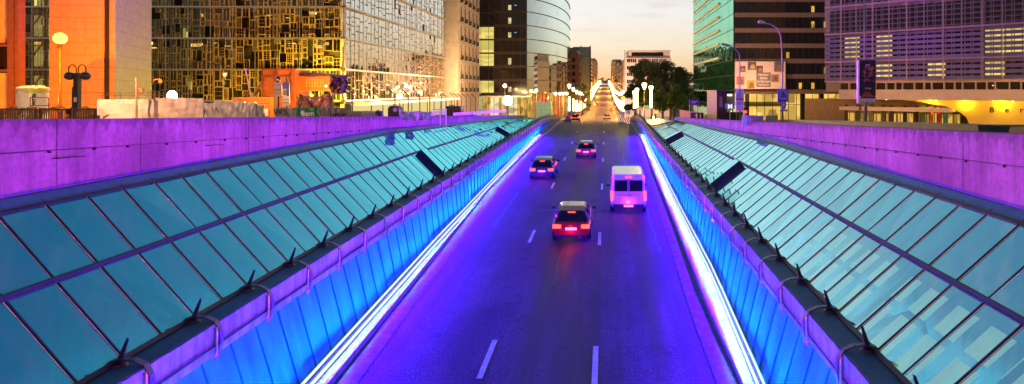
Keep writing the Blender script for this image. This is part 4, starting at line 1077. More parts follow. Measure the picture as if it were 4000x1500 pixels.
# ------------------------------------------------------------------ the square's furniture, left side
tarpW = pmat('white_tarpaulin', (.62, .58, .56), .35, var=.2, scale=1.5, bump=.9, bscale=1.6)
tarpO = pmat('orange_tarpaulin', (.75, .20, .02), .55, var=.25, scale=1.2, bump=.5, bscale=2, emit=(1, .22, .0), es=.0)
tarpD = pmat('plum_tarpaulin', (.07, .03, .07), .3, var=.4, scale=2, bump=.9, bscale=1.5)
orange = pmat('orange_formwork', (.78, .26, .03), .6, var=.12)
greyb = pmat('grey_banner', (.30, .28, .30), .6, var=.2, scale=3)
greenb = pmat('green_banner', (.02, .25, .10), .5, var=.2, scale=2, bump=.5, bscale=3)
wht = pmat('white_print', (.85, .85, .85), .5, var=0)
redp = pmat('red_print', (.6, .03, .03), .5, var=0)
bluep = pmat('blue_sign', (.03, .08, .42), .4, var=.05)
lilac = pmat('lilac_sheet', (.50, .42, .60), .5, var=.1)
tank_m = pmat('tank_plastic', (.60, .58, .50), .4, var=.1)
def cloth(px0, px1, pyt, pyb, Y, mat, name, label, cat, seed=0, amp=.12, nx=16, ny=8, sagt=0.0, group=None, thick=True, parent=None):
    """a hanging sheet with folds and a ragged top edge"""
    rg = random.Random(seed); x0, x1 = WX(px0, Y), WX(px1, Y); m = MB(); g = {}
    ph = [rg.uniform(0, 6) for _ in range(4)]
    for i in range(nx+1):
        for j in range(ny+1):
            u = i/nx; v = j/ny; zt = WZ(pyt, Y) - sagt*math.sin(math.pi*u) + rg.uniform(-.02, .02)*(j == ny)
            zb = WZ(pyb, Y) - .25
            z = zb + (zt-zb)*v
            y = Y + amp*(math.sin(u*17+ph[0]+v*1.5)*.4 + math.sin(u*41+ph[1]-v*3)*.25 + math.sin((u+v)*9+ph[2])*.35)
            g[i, j] = (x0+(x1-x0)*u, y, z)
    for i in range(nx):
        for j in range(ny):
            m.quad(g[i, j], g[i+1, j], g[i+1, j+1], g[i, j+1]); 
            a = [Vector(q)+Vector((0, .04, 0)) for q in (g[i, j], g[i+1, j], g[i+1, j+1], g[i, j+1])]; m.quad(*a[::-1])
    for i in range(nx): 
        a, b = g[i, ny], g[i+1, ny]; m.quad(a, b, (b[0], b[1]+.04, b[2]), (a[0], a[1]+.04, a[2]))
    if parent is not None: return m.build(name, mat, parent, fix=False)
    o = m.build(name, mat, None, fix=False); tag(o, label, cat, group); return o
# globe lamp
Y = 50.0; gx, gz = WX(235, Y), WZ(150, Y)
t = thing('globe_lamp', 'tall lamp post topped by one glowing orange glass globe', 'street lamp', (gx, Y, zg(Y)))
m = MB(); m.tube([(gx, Y, zg(Y)), (gx, Y, WZ(412, Y)), (gx, Y, WZ(405, Y)), (gx, Y, gz-.85)], [.16, .16, .10, .09], 10); m.build('pole', pmat('rust_pole', (.10, .035, .015), .5, var=.3), t, smooth=True)
m = MB(); m.ball((gx, Y, gz), .48, 20, 12); m.build('globe', M['sodium'], t, smooth=True)
m = MB(); m.tube([(gx, Y, gz-.85), (gx, Y, gz-.62), (gx, Y, gz-.46)], [.09, .14, .22], 10); m.box(gx-.3, gx-.12, Y-.1, Y+.1, gz-.85, gz-.7); m.build('lamp_collar', M['darkm'], t)
# unlit twin lamp
Y = 30.0; x = WX(302, Y); zt = WZ(285, Y)
t = thing('twin_globe_lamp', 'dark unlit post with two hooked arms and two smoked globes', 'street lamp', (x, Y, zg(Y)))
m = MB(); m.box(x-.11, x+.11, Y-.11, Y+.11, zg(Y), zt); m.box(x-.2, x-.115, Y-.09, Y+.09, zg(Y), WZ(340, Y)); m.build('post', M['blade'], t)
for s in (-1, 1):
    pts = [(x+s*.05, Y, zt-.1)] + [(x+s*(.05+.19*(1-math.cos(a))), Y, zt+.19+.22*math.sin(a)) for a in [i*math.pi/6 for i in range(7)]] + [(x+s*.43, Y, zt-.05)]
    MB().tube(pts, .028, 7).build('arm', M['blade'], t, smooth=True)
    m = MB(); m.ball((x+s*.39, Y, WZ(297, Y)), .23, 16, 10, sz=.85); gb = m.build('globe', glass_mat('smoked_globe', (.3, .2, .15), (.05, .03, .03), trans=.3, boost=.05), t, smooth=True, fix=False)
    m = MB(); m.ball((x+s*.39, Y, WZ(290, Y)), .17, 12, 6, sz=.5); m.build('cap', M['blade'], gb, smooth=True)
m = MB(); m.box(x-.07, x+.07, Y-.125, Y-.112, WZ(398, Y), WZ(380, Y)); m.build('sticker', M['white'], t)
# bar fence
Y = 20.0
for (a, b, w) in ((3, 145, 'leftmost brown bar fence panel behind the purple wall'), (155, 281, 'brown bar fence panel with a small dark notice on its right end'), (288, 376, 'brown bar fence panel next to the white site barrier')):
    t = thing('bar_fence', w, 'fence', (WX(a, Y), Y, zg(Y)), 'brown bar fence panels'); x0, x1 = WX(a, Y), WX(b, Y); zt = WZ(423, Y)
    m = MB(); m.box(x0, x1, Y-.03, Y+.03, zt-.05, zt); m.box(x0, x1, Y-.02, Y+.02, zg(Y)+.1, zg(Y)+.15)
    for q in (x0, x1-.05): m.box(q, q+.05, Y-.029, Y+.029, zg(Y), zt-.051)
    m.build('rail', brz, t); m = MB(); n = int((x1-x0)/.075)
    for i in range(1, n): m.box(x0+(x1-x0)*i/n-.012, x0+(x1-x0)*i/n+.012, Y-.012, Y+.012, zg(Y)+.15, zt-.05)
    m.build('bars', brz, t)
    if a == 155: m = MB(); m.box(x1-.14, x1-.01, Y-.06, Y-.035, zt-.2, zt); m.build('notice', M['black'], t)
Y = 22; m = MB(); rgr = random.Random(4)
for i in range(240):
    px = rgr.uniform(0, 378); z = zg(Y)+.2+rgr.uniform(.2, 1.3); x = WX(px, Y); s = rgr.uniform(.04, .12)
    a = Vector((rgr.gauss(0,1), rgr.gauss(0,1), rgr.gauss(0,1))).normalized(); b = a.orthogonal(); p = Vector((x, Y+rgr.uniform(0, .5), z)); m.quad(p-a*s, p+b*s, p+a*s, p-b*s)
o = m.build('hedge', pmat('dry_hedge_leaf', (.35, .22, .05), .6, var=.4), None, fix=False); tag(o, 'low clipped hedge glowing through the brown bar fence', 'hedge'); 
# water tank
Y = 45.0; x = WX(128, Y); r_ = 50*Y/F
t = thing('water_tank', 'squat cream plastic tank with a yellow-green band behind the fence', 'tank', (x, Y, zg(Y)))
z1 = WZ(335, Y)
m = MB(); m.tube([(x, Y, zg(Y)), (x, Y, z1-.55)], r_*.96, 24); m.build('body', tank_m, t, smooth=False)
m = MB(); m.tube([(x, Y, z1-.549), (x, Y, z1-.30)], r_*.97, 24); m.build('band', pmat('lime_band', (.45, .42, .06), .5), t)
m = MB(); m.tube([(x, Y, z1-.299), (x, Y, z1-.15), (x, Y, z1)], [r_*1.02, r_*.96, r_*.6], 24); m.build('lid', tank_m, t)
m = MB(); m.box(x-.1, x+.25, Y-r_-.08, Y-r_+.1, z1-.65, z1-.35); m.build('hatch', tank_m, t)
text(t, 'wral', (x+r_*.70, Y-r_*.72, WZ(388, Y)), (0, 0, 1), (-.7, .7, 0) if False else (-1, 0, 0), .5, M['black'], 'lettering', .01, bold=.02)
Y = 40.0; t = thing('guard_frame', 'thin rust-red guard rail frame in front of the cream tank', 'railing', (WX(150, Y), Y, zg(Y)))
m = MB()
for a in (118, 190): m.tube([(WX(a, Y), Y, zg(Y)), (WX(a, Y), Y, WZ(381, Y))], .03, 6)
for yy in (381, 413): m.tube([(WX(118, Y), Y, WZ(yy, Y)), (WX(190, Y), Y, WZ(yy, Y))], .03, 6)
m.build('frame', pmat('rust_red', (.35, .06, .03), .6), t)
# white site barrier, its rail and its post
cloth(377, 600, 388, 456, 26, tarpW, 'site_barrier', 'long white sheeted site barrier glowing orange at its left end', 'barrier', 1, .05, 18, 5)
cloth(600, 793, 383, 456, 26.1, tarpW, 'site_barrier', 'white sheeted site barrier right under the dazzling floodlight', 'barrier', 2, .05, 14, 5)
cloth(795, 842, 396, 456, 27, tarpW, 'plastic_sheet', 'narrow crumpled plastic sheet against the end of the white barrier', 'sheet', 3, .15, 8, 8, .1, 'crumpled plastic sheets')
cloth(840, 940, 394, 456, 27.2, tarpW, 'plastic_sheet', 'shiny crumpled white plastic sheet between barrier and orange beams', 'sheet', 4, .22, 18, 8, .05, 'crumpled plastic sheets')
cloth(940, 998, 396, 456, 27.1, tarpW, 'plastic_sheet', 'pinkish plastic sheet with an arched fold beside the orange beams', 'sheet', 5, .16, 12, 8, .05, 'crumpled plastic sheets')
cloth(1000, 1030, 405, 456, 27.2, tarpW, 'plastic_sheet', 'short plastic sheet hanging at the foot of the orange beams', 'sheet', 6, .18, 8, 8, .08, 'crumpled plastic sheets')
Y = 26.6; t = thing('hand_rail', 'thin rail standing above the left end of the white barrier', 'railing', (WX(376, Y), Y, zg(Y)))
m = MB()
for yy in (363, 372): m.tube([(WX(376, Y), Y, WZ(yy, Y)), (WX(640, Y), Y, WZ(yy+2, Y))], .012, 5)
for q in (376, 400, 470, 540, 600): m.tube([(WX(q, Y), Y, WZ(362, Y)), (WX(q, Y), Y, zg(Y))], .012, 5)
m.build('rails', brz, t)
Y = 25.6; t = thing('timber_post', 'slim timber post in front of the white barrier with a small box lamp', 'post', (WX(530, Y), Y, zg(Y)))
m = MB(); m.hexa([(WX(527, Y), Y, zg(Y)), (WX(533, Y), Y, zg(Y)), (WX(533, Y), Y+.07, zg(Y)), (WX(527, Y), Y+.07, zg(Y)), (WX(529, Y), Y, WZ(305, Y)), (WX(533, Y), Y, WZ(305, Y)), (WX(533, Y), Y+.07, WZ(305, Y)), (WX(529, Y), Y+.07, WZ(305, Y))]); m.build('post', M['wood2'], t)
m = MB(); m.box(WX(540, Y), WX(556, Y), Y, Y+.12, WZ(362, Y), WZ(344, Y)); m.build('box_lamp', brz, t)
Y = 29.0; x = WX(672, Y)
t = thing('floodlight', 'dazzling white work floodlight on a stand above the white barrier', 'floodlight', (x, Y, zg(Y)))
m = MB(); m.tube([(x, Y+.15, zg(Y)), (x, Y+.15, WZ(378, Y))], .03, 6); m.tube([(x, Y+.15, zg(Y)+.6), (x-.5, Y+.3, zg(Y))], .02, 5); m.tube([(x, Y+.15, zg(Y)+.6), (x+.5, Y+.3, zg(Y))], .02, 5); m.build('stand', M['darkm'], t)
m = MB(); m.ball((x, Y, WZ(373, Y)), .24, 16, 10, sy=.4); m.build('lamp', M['flood'], t, smooth=True)
Y = 60.0; t = thing('wall_lamp', 'small curved-arm lamp on the right flank of the granite pier', 'lamp', (WX(600, Y), Y, WZ(320, Y)))
m = MB(); m.tube([(WX(598, Y), Y, WZ(318, Y)), (WX(606, Y), Y, WZ(310, Y)), (WX(628, Y), Y, WZ(309, Y))], .05, 6); m.build('arm', M['stone'], t); m = MB(); m.tube([(WX(627, Y), Y, WZ(310, Y)), (WX(627, Y), Y, WZ(323, Y))], [.12, .16], 8); m.build('head', M['stone'], t)
# leaning pink pole, struts
Y = 33.0; t = MB().tube([(WX(985, Y), Y, WZ(400, Y)), (WX(966, Y), Y-.2, WZ(268, Y))], .04, 6).build('scaffold_pole', pmat('pink_pole', (.65, .42, .40), .5)); tag(t, 'pale pink scaffold pole leaning left above the orange beams', 'pole')
t = thing('timber_struts', 'crossed brown timber props beside the orange netted cabin', 'props', (WX(1005, 34), 34, zg(34))); m = MB(); Y = 34
for a, b, c, d in ((990, 378, 1022, 318), (978, 378, 960, 355), (1000, 370, 1018, 345)): m.tube([(WX(a, Y), Y, WZ(b, Y)), (WX(c, Y), Y, WZ(d, Y))], .05, 5)
m.build('props', brz, t)
# orange formwork beams
Y = 31.0; t = thing('formwork_stack', 'low stack of bright orange formwork beams behind the plastic sheets', 'beams', (WX(910, Y), Y, zg(Y)))
for k in range(4):
    y0 = 380+13*k; m = MB(); m.box(WX(912+4*k, Y), WX(1063, Y), Y-.15, Y+.15, WZ(y0+9, Y), WZ(y0, Y)); m.box(WX(914+4*k, Y), WX(1060, Y), Y-.05, Y+.05, WZ(y0+13, Y), WZ(y0+9, Y)); m.build('beam', orange, t)
m = MB(); m.box(WX(1064, Y), WX(1076, Y), Y-.2, Y+.2, zg(Y), WZ(378, Y)); m.build('end_post', orange, t)
m = MB(); m.box(WX(1033, Y), WX(1058, Y), Y-.28, Y-.2, WZ(452, Y), WZ(425, Y)); m.build('white_notice', M['white'], t)
# orange netted cabin and tented cabin
Y = 36.0; t = thing('netted_cabin', 'tall site cabin wrapped in deep orange netting behind the sign boards', 'site cabin', (WX(1022, Y), Y, zg(Y)))
m = MB(); m.box(WX(1030, Y), WX(1140, Y), Y+.1, Y+2.2, zg(Y), WZ(272, Y)); m.build('netting', tarpO, t)
m = MB()
for a in (1022, 1080, 1138, 1145): m.box(WX(a, Y), WX(a+7, Y), Y-.02, Y+.1, zg(Y), WZ(268, Y))
for yy in (268, 297, 375): m.box(WX(1022, Y), WX(1148, Y), Y-.03, Y+.09, WZ(yy+5, Y), WZ(yy, Y))
m.build('frame', pmat('rust_frame', (.42, .10, .02), .6), t)
Y = 37.0; t = thing('tented_cabin', 'raised site cabin under orange sheeting with a dark sagging roof', 'site cabin', (WX(1160, Y), Y, zg(Y)))
m = MB(); m.box(WX(1163, Y), WX(1288, Y), Y, Y+2.2, WZ(352, Y), WZ(297, Y)); m.build('sheeting', tarpO, t)
m = MB(); m.extr([(1160, 293), (1185, 285), (1230, 283), (1270, 287), (1296, 293), (1270, 298), (1225, 300), (1185, 298)], lambda a, b: (WX(a, Y), Y-.15, WZ(b, Y)), lambda a, b: (WX(a, Y), Y+2.4, WZ(b, Y))); m.build('roof_sheet', tarpD, t)
m = MB()
for i in range(7): m.box(WX(1196+11*i, Y), WX(1199+11*i, Y), Y-.04, Y-.01, WZ(338, Y), WZ(308, Y))
for q in (308, 323, 338): m.box(WX(1194, Y), WX(1266, Y), Y-.045, Y-.012, WZ(q, Y)-.03, WZ(q, Y))
m.build('window_lattice', M['wood'], t)
m = MB(); m.box(WX(1133, Y), WX(1300, Y), Y-.3, Y-.1, WZ(356, Y), WZ(350, Y)); m.build('ledge_beam', orange, t)
m = MB()
for a in (1160, 1292): m.box(WX(a, Y), WX(a+6, Y), Y, Y+.2, zg(Y), WZ(352, Y))
m.build('legs', M['wood'], t)
m = MB(); m.ball((WX(1226, Y), Y-.3, WZ(373, Y)), .10, 10, 6); m.build('green_lamp', emat('lime_lamp', (.5, 1, .1), 5), t, smooth=True)
m = MB(); m.ball((WX(1279, Y), Y-.2, WZ(336, Y)), .07, 10, 6); m.build('work_lamp', M['lampglow'], t, smooth=True)
cloth(1165, 1290, 363, 424, 36.2, tarpD, 'dark_tarpaulin', 'plum-coloured tarpaulin hung below the orange tented cabin', 'tarpaulin', 8, .3, 20, 8, .22, 'dark tarpaulins')
cloth(1292, 1352, 294, 346, 36.4, tarpD, 'dark_tarpaulin', 'blue-black tarpaulin flapping right of the orange tented cabin', 'tarpaulin', 9, .45, 14, 8, .1, 'dark tarpaulins')
Y = 36.6; m = MB(); m.ball((WX(1325, Y), Y, WZ(358, Y)), .5, 14, 8, sx=.95, sy=.5, sz=.3); o = m.build('rolled_tarpaulin', tarpD, None, smooth=True); tag(o, 'bundled dark sheet lying under the flapping blue-black tarpaulin', 'tarpaulin')
# sign boards on the site
for (a, b, y0, y1, Y, lb, parts) in ((1071, 1101, 323, 377, 33.5, 'lilac site sign board with small print, left of the blue-topped board', ((1073, 1099, 350, 353, 'black'), (1073, 1099, 330, 331.5, 'black'), (1074, 1098, 334, 335, 'black'), (1080, 1090, 343, 345, 'black'), (1094, 1097, 340, 347, 'black'), (1074, 1097, 357, 369, 'gold'))),
        (1104, 1131, 321, 415, 33.0, 'tall site sign board, dark blue top and white lower panels', ((1104, 1131, 321, 348, 'blue'), (1120, 1131, 348, 375, 'bluep'), (1106, 1120, 350, 372, 'black2'), (1104, 1131, 388, 389.5, 'black'), (1104, 1131, 401, 402.5, 'black')))):
    t = thing('site_sign', lb, 'sign', (WX(a, Y), Y, zg(Y)), 'sign boards on the building site')
    m = MB(); m.box(WX(a, Y), WX(b, Y), Y, Y+.04, WZ(y1, Y), WZ(y0, Y)); m.build('board', lilac if a < 1100 else M['white'], t)
    m = MB(); m.box(WX((a+b)/2, Y)-.03, WX((a+b)/2, Y)+.03, Y+.05, Y+.1, zg(Y), WZ(y0-18, Y)); m.build('post', M['darkm'], t)
    for i, (p, q, r2, s2, mt) in enumerate(parts):
        mm = {'black': M['mull'], 'gold': M['wood'], 'blue': bluep, 'bluep': bluep, 'black2': greyb}[mt]
        m = MB(); m.box(WX(p, Y), WX(q, Y), Y-.006-.002*i, Y-.001, WZ(s2, Y), WZ(r2, Y)); m.build('printed_band', mm, t)
Y = 33.4; t = thing('site_camera', 'dark camera dome on a short mast above the lilac sign board', 'camera', (WX(1087, Y), Y, WZ(322, Y)))
m = MB(); m.ball((WX(1087, Y), Y, WZ(310, Y)), .13, 12, 8, sz=1.3); m.build('dome', M['black'], t, smooth=True); m = MB(); m.ball((WX(1087, Y), Y-.1, WZ(311, Y)), .06, 10, 6); m.build('lens', M['white'], t, smooth=True)
# banner fence
for (a, b, mt, lb, sd) in ((1077, 1156, greyb, 'grey crumpled banner with dark scrawl left of the green banner', 11), (1157, 1243, greenb, 'green banner with a white hand mark and the word bam', 12), (1243, 1290, greyb, 'plain grey banner right of the green banner', 13), (1293, 1356, greyb, 'grey banner with large dark letters near the bright canopy', 14)):
    Y = 28.0; t = thing('banner', lb, 'banner', (WX(a, Y), Y, zg(Y)), 'banners on the site fence')
    cloth(a, b, 418, 456, Y, mt, 'sheet', None, None, sd, .06, 12, 5, .04, parent=t)
    if mt is greenb:
        text(t, 'bam', (WX(1207, Y), Y-.10, WZ(444, Y)), (1, 0, 0), (0, 0, 1), .36, wht, 'lettering', .004, bold=.006)
        m = MB(); m.extr([(0, 0), (.10, 0), (.14, .10), (.12, .22), (.09, .12), (.06, .24), (.04, .12), (0, .2), (-.03, .08)], lambda u, v: (WX(1181, Y)+u, Y-.1, WZ(449, Y)+v), lambda u, v: (WX(1181, Y)+u, Y-.095, WZ(449, Y)+v)); m.build('hand_mark', wht, t)
    elif a == 1293: text(t, 'helir', (WX(1325, Y), Y-.10, WZ(448, Y)), (1, 0, 0), (0, 0, 1), .42, M['black'], 'lettering', .004, bold=.006)
    elif a == 1077: text(t, 'W5', (WX(1099, Y), Y-.10, WZ(438, Y)), (1, 0, 0), (0, 0, 1), .42, M['black'], 'lettering', .004)
for (a, b, y0, mt, lb) in ((1357, 1414, 434, greyb, 'dark grey board between lettered banner and bluish board'), (1416, 1495, 433, lilac, 'bluish board with a small plant before it')):
    Y = 29.0; o = MB().box(WX(a, Y), WX(b, Y), Y, Y+.05, zg(Y), WZ(y0, Y)).build('site_board', mt); tag(o, lb, 'board')
Y = 28.5; m = MB()
for i in range(60):
    p = Vector((WX(rgr.uniform(1468, 1490), Y), Y+rgr.uniform(-.1, .1), WZ(rgr.uniform(438, 456), Y))); a = Vector((rgr.gauss(0,.5), 0, 1)).normalized(); m.quad(p, p+Vector((.02, 0, .04)), p+a*.14, p+Vector((-.02, 0, .04)))
o = m.build('potted_plant', leafA, None, fix=False); tag(o, 'small spiky dark plant in front of the bluish board', 'plant')
Y = 31.0; t = thing('toilet_cabin', 'dark rounded cabinet with a pale round mark behind the purple wall', 'cabinet', (WX(1536, Y), Y, zg(Y)))
m = MB(); x0, x1 = WX(1515, Y), WX(1557, Y); zt = WZ(413, Y)
m.extr([(x0, zg(Y)), (x1, zg(Y)), (x1, zt-.12), (x1-.1, zt-.01), (x0+.1, zt-.01), (x0, zt-.12)], lambda a, b: (a, Y, b), lambda a, b: (a, Y+.6, b)); m.build('cabinet', M['blade'], t)
m = MB(); m.tube([(WX(1544, Y), Y-.002, WZ(429, Y)), (WX(1544, Y), Y-.02, WZ(429, Y))], .11, 16); m.build('round_mark', pmat('pink_print', (.55, .35, .35), .5), t)
for i, (a, b, yy, Y, lb) in enumerate(((1560, 1640, 432, 31, 'low plastic sheet draped just right of the dark cabinet'), (1640, 1690, 434, 34, 'second low draped sheet, before the crash planks'))):
    cloth(a, b, yy, 452, Y, tarpW, 'draped_sheet', lb, 'sheet', 30+i, .15, 14, 5, .06, 'low draped sheets')
Y = 38; t = thing('plank_barrier', 'white horizontal plank barrier before the stone block', 'barrier', (WX(1690, Y), Y, zg(Y)))
for k in range(3):
    m = MB(); m.box(WX(1690, Y), WX(1740, Y), Y, Y+.1, WZ(431+9*k, Y), WZ(426+9*k, Y)); m.build('plank', M['white'], t)
Y = 42
for k in range(3):
    m = MB(); m.hexa([(WX(1770, Y), Y, WZ(444-0+4*k, Y)), (WX(1865, Y), Y+12, WZ(430+4*k, Y+12)), (WX(1865, Y), Y+12.1, WZ(430+4*k, Y+12)), (WX(1770, Y), Y+.1, WZ(444+4*k, Y)), (WX(1770, Y), Y, WZ(441+4*k, Y)), (WX(1865, Y), Y+12, WZ(427+4*k, Y+12)), (WX(1865, Y), Y+12.1, WZ(427+4*k, Y+12)), (WX(1770, Y), Y+.1, WZ(441+4*k, Y))]); m.build('plank', M['white'], t)
m = MB(); 
for q in (1692, 1715, 1738): m.box(WX(q, 38), WX(q+3, 38), 38.1, 38.2, zg(38), WZ(424, 38))
m.build('upright', M['white'], t)
Y = 45; t = MB().box(WX(1738, Y), WX(1800, Y), Y, Y+1.2, zg(Y), WZ(415, Y)).build('dark_container', M['mull']); 
bm = bmesh.new(); bm.from_mesh(t.data); bmesh.ops.bevel(bm, geom=bm.edges, offset=.06, segments=2, affect='EDGES'); bm.to_mesh(t.data); bm.free(); tag(t, 'dark low container behind the white planks', 'container')
for k, px in enumerate((1376, 1543, 1595, 1640, 1679, 1725, 1742, 1775, 1788, 1803, 1821, 1837, 1857)):
    Y = 13*F/(VX-px); x = -13.0; zt = EZ-.12-.02*(Y-31)
    m = MB(); m.tube([(x, Y, zg(Y)), (x, Y, zt), (x-.42, Y, zt+.36)], .035, 6); o = m.build('angled_post', M['blade']); tag(o, 'dark fence post with an angled top in the row beside the bright canopy', 'post', 'angled fence posts')
# lamp with the great flare, kiosk, concrete blocks
Y = 79.0; x = WX(1983, Y); t = thing('plaza_floodlight', 'dazzling white lamp on a short mast in front of the curved glass tower', 'floodlight', (x, Y, zg(Y)))
m = MB(); m.tube([(x, Y+.2, zg(Y)), (x, Y+.2, WZ(398, Y))], .07, 6); m.build('mast', M['darkm'], t); m = MB(); m.ball((x, Y, WZ(393, Y)), .62, 16, 10, sy=.5); m.build('lamp', M['flood'], t, smooth=True)
Y = 98.0; x = WX(1560, Y); t = thing('facade_lamp', 'bright small lamp above the long lit canopy of the patchwork building', 'lamp', (x, Y, zg(Y)))
m = MB(); m.tube([(x, Y+.2, zg(Y)), (x, Y+.2, WZ(380, Y))], .06, 6); m.build('mast', M['darkm'], t); m = MB(); m.ball((x, Y, WZ(376, Y)), .42, 14, 8, sy=.6); m.build('lamp', M['flood'], t, smooth=True)
Y = 112.0; x0, x1 = WX(2093, Y), WX(2150, Y); t = thing('glass_kiosk', 'pale green glass kiosk in front of the orange-lit shop fronts', 'kiosk', (x0, Y, zg(Y)))
m = MB(); m.box(x0-.1, x1+.1, Y-.1, Y+2, WZ(401, Y), WZ(398, Y)); m.box(x0-.1, x1+.2, Y-.05, Y, WZ(421, Y), WZ(419.5, Y)); m.build('roof', M['white'], t)
m = MB(); m.box(x0, x1, Y, Y+1.8, zg(Y), WZ(401.2, Y)); m.build('glazing', pmat('kiosk_glass', (.28, .42, .28), .2, var=.2, emit=(.45, .75, .35), es=.35), t)
m = MB()
for q in (0, .33, .66, 1): m.box(x0+(x1-x0)*q-.05, x0+(x1-x0)*q+.05, Y-.04, Y-.001, zg(Y), WZ(401.2, Y))
m.build('posts', M['skin'], t)
for (px, Y, w, lb) in ((2205, 100, .9, 'low stained concrete block at the left mouth of the underpass'), (2219, 96, .7, 'taller tapered concrete block nearest the left kerb of the underpass mouth')):
    x = WX(px, Y); z0 = zg(Y) - .6; h = 1.0 if w > .8 else 1.7
    m = MB(); m.hexa([(x-w, Y, z0), (x+w, Y, z0), (x+w, Y+1, z0), (x-w, Y+1, z0), (x-w*.45, Y+.3, z0+h), (x+w*.45, Y+.3, z0+h), (x+w*.45, Y+.7, z0+h), (x-w*.45, Y+.7, z0+h)]); o = m.build('concrete_block', M['kerbm']); tag(o, lb, 'concrete block')
for k, (px, y0, Y) in enumerate(((1972, 335, 90), (2075, 355, 118), (2095, 353, 118), (2170, 366, 118), (2187, 366, 122), (2200, 366, 126), (2214, 366, 130))):
    x = WX(px, Y); t = thing('shop_lamp', ['small warm globe lamp above the white flare lamp', 'small globe lamp left of the kiosk, lower of a pair', 'small globe lamp just above the kiosk corner', 'globe lamp, leftmost of the four by the far pavement', 'globe lamp, second of the four by the far pavement', 'globe lamp, third of the four by the far pavement', 'globe lamp, rightmost of the four by the far pavement'][k], 'street lamp', (x, Y, zg(Y)), 'small globe lamps before the shops')
    m = MB(); m.tube([(x, Y, zg(Y)), (x, Y, WZ(y0, Y)-.3)], .06, 6); m.build('pole', M['skin'], t); m = MB(); m.ball((x, Y, WZ(y0, Y)), .30, 12, 8); m.build('globe', M['lampglow'], t, smooth=True)
# keep-left signs and chevrons at the split of the carriageway
for (px, py, r2, Y, lb) in ((2424, 442, 7.5, 97, 'smaller round blue arrow sign, left of the pair by the chevrons'), (2454, 440, 9, 95, 'larger round blue arrow sign, right of the pair by the chevrons')):
    x = WX(px, Y); z = WZ(py, Y); rr = r2*Y/F; t = thing('arrow_sign', lb, 'road sign', (x, Y, zg(Y)), 'round arrow signs')
    m = MB(); m.tube([(x, Y+.06, zg(Y)), (x, Y+.06, z)], .035, 6); m.build('post', M['darkm'], t)
    m = MB(); m.tube([(x, Y, z), (x, Y+.04, z)], rr, 20); m.build('disc', pmat('sign_blue', (.05, .25, .55), .4, var=0, emit=(.1, .45, .9), es=.25), t)
    m = MB(); m.tube([(x, Y-.005, z), (x, Y-.001, z)], rr, 20); m.tube([(x, Y-.01, z), (x, Y-.006, z)], rr*.86, 20); m.mi = 0
    a = [(-.1, -.6), (.12, -.35), (-.35, .12), (-.12, .35), (-.62, .45), (-.55, -.15), (-.38, .0)]
    ring = MB(); n = 20
    for i in range(n):
        a0, a1 = 2*math.pi*i/n, 2*math.pi*(i+1)/n
        ring.quad((x+rr*math.cos(a0), Y-.006, z+rr*math.sin(a0)), (x+rr*math.cos(a1), Y-.006, z+rr*math.sin(a1)), (x+rr*.85*math.cos(a1), Y-.006, z+rr*.85*math.sin(a1)), (x+rr*.85*math.cos(a0), Y-.006, z+rr*.85*math.sin(a0)))
    ring.extr([(.45, .5), (.55, .4), (-.15, -.3), (.1, -.5), (-.55, -.55), (-.5, .1), (-.3, -.15), (.35, .5)], lambda u, v: (x+u*rr, Y-.006, z+v*rr), lambda u, v: (x+u*rr, Y-.012, z+v*rr)); ring.build('arrow', wht, t, fix=False)
    m = MB(); m.ball((x, Y-.1, z-rr-.16), .14, 10, 6); m.build('warning_lamp', emat('amber', (1, .55, .02), 1.2), t, smooth=True)
refl = pmat('chevron_white', (.9, .85, .75), .4, var=0, emit=(1, .85, .6), es=.6); rred = pmat('chevron_red', (.65, .05, .02), .4, var=0)
for (a, b, y0, y1, n, Y, lb) in ((2417, 2441, 456, 477, 3, 94, 'wide red and white chevron board, left of the two'), (2445, 2461, 458, 485, 2, 90, 'narrow red and white chevron board, right of the two')):
    t = thing('chevron_board', lb, 'road sign', (WX(a, Y), Y, zg(Y)), 'chevron boards'); x0, x1, z0, z1 = WX(a, Y), WX(b, Y), WZ(y1, Y), WZ(y0, Y)
    m = MB(); m.box(x0, x1, Y, Y+.05, z0, z1); m.build('board', rred, t)
    m = MB(); zm = (z0+z1)/2; w = (x1-x0)/n
    for i in range(n):
        u = x0+w*i+.05; h = w*.42
        m.extr([(u+w*.4, z1-.03), (u+w*.4+h, z1-.03), (u+h*.9, zm), (u, zm)], lambda p, q: (p, Y-.006, q), lambda p, q: (p, Y-.002, q)); m.extr([(u, zm-.001), (u+h*.9, zm-.001), (u+w*.4+h, z0+.03), (u+w*.4, z0+.03)], lambda p, q: (p, Y-.006, q), lambda p, q: (p, Y-.002, q))
    m.build('stripe', refl, t)
    m = MB(); m.box(x0, x1, Y-.1, Y+.2, min(zr(Y), z0)-.3, z0-.001); m.build('foot', M['kerbm'], t)
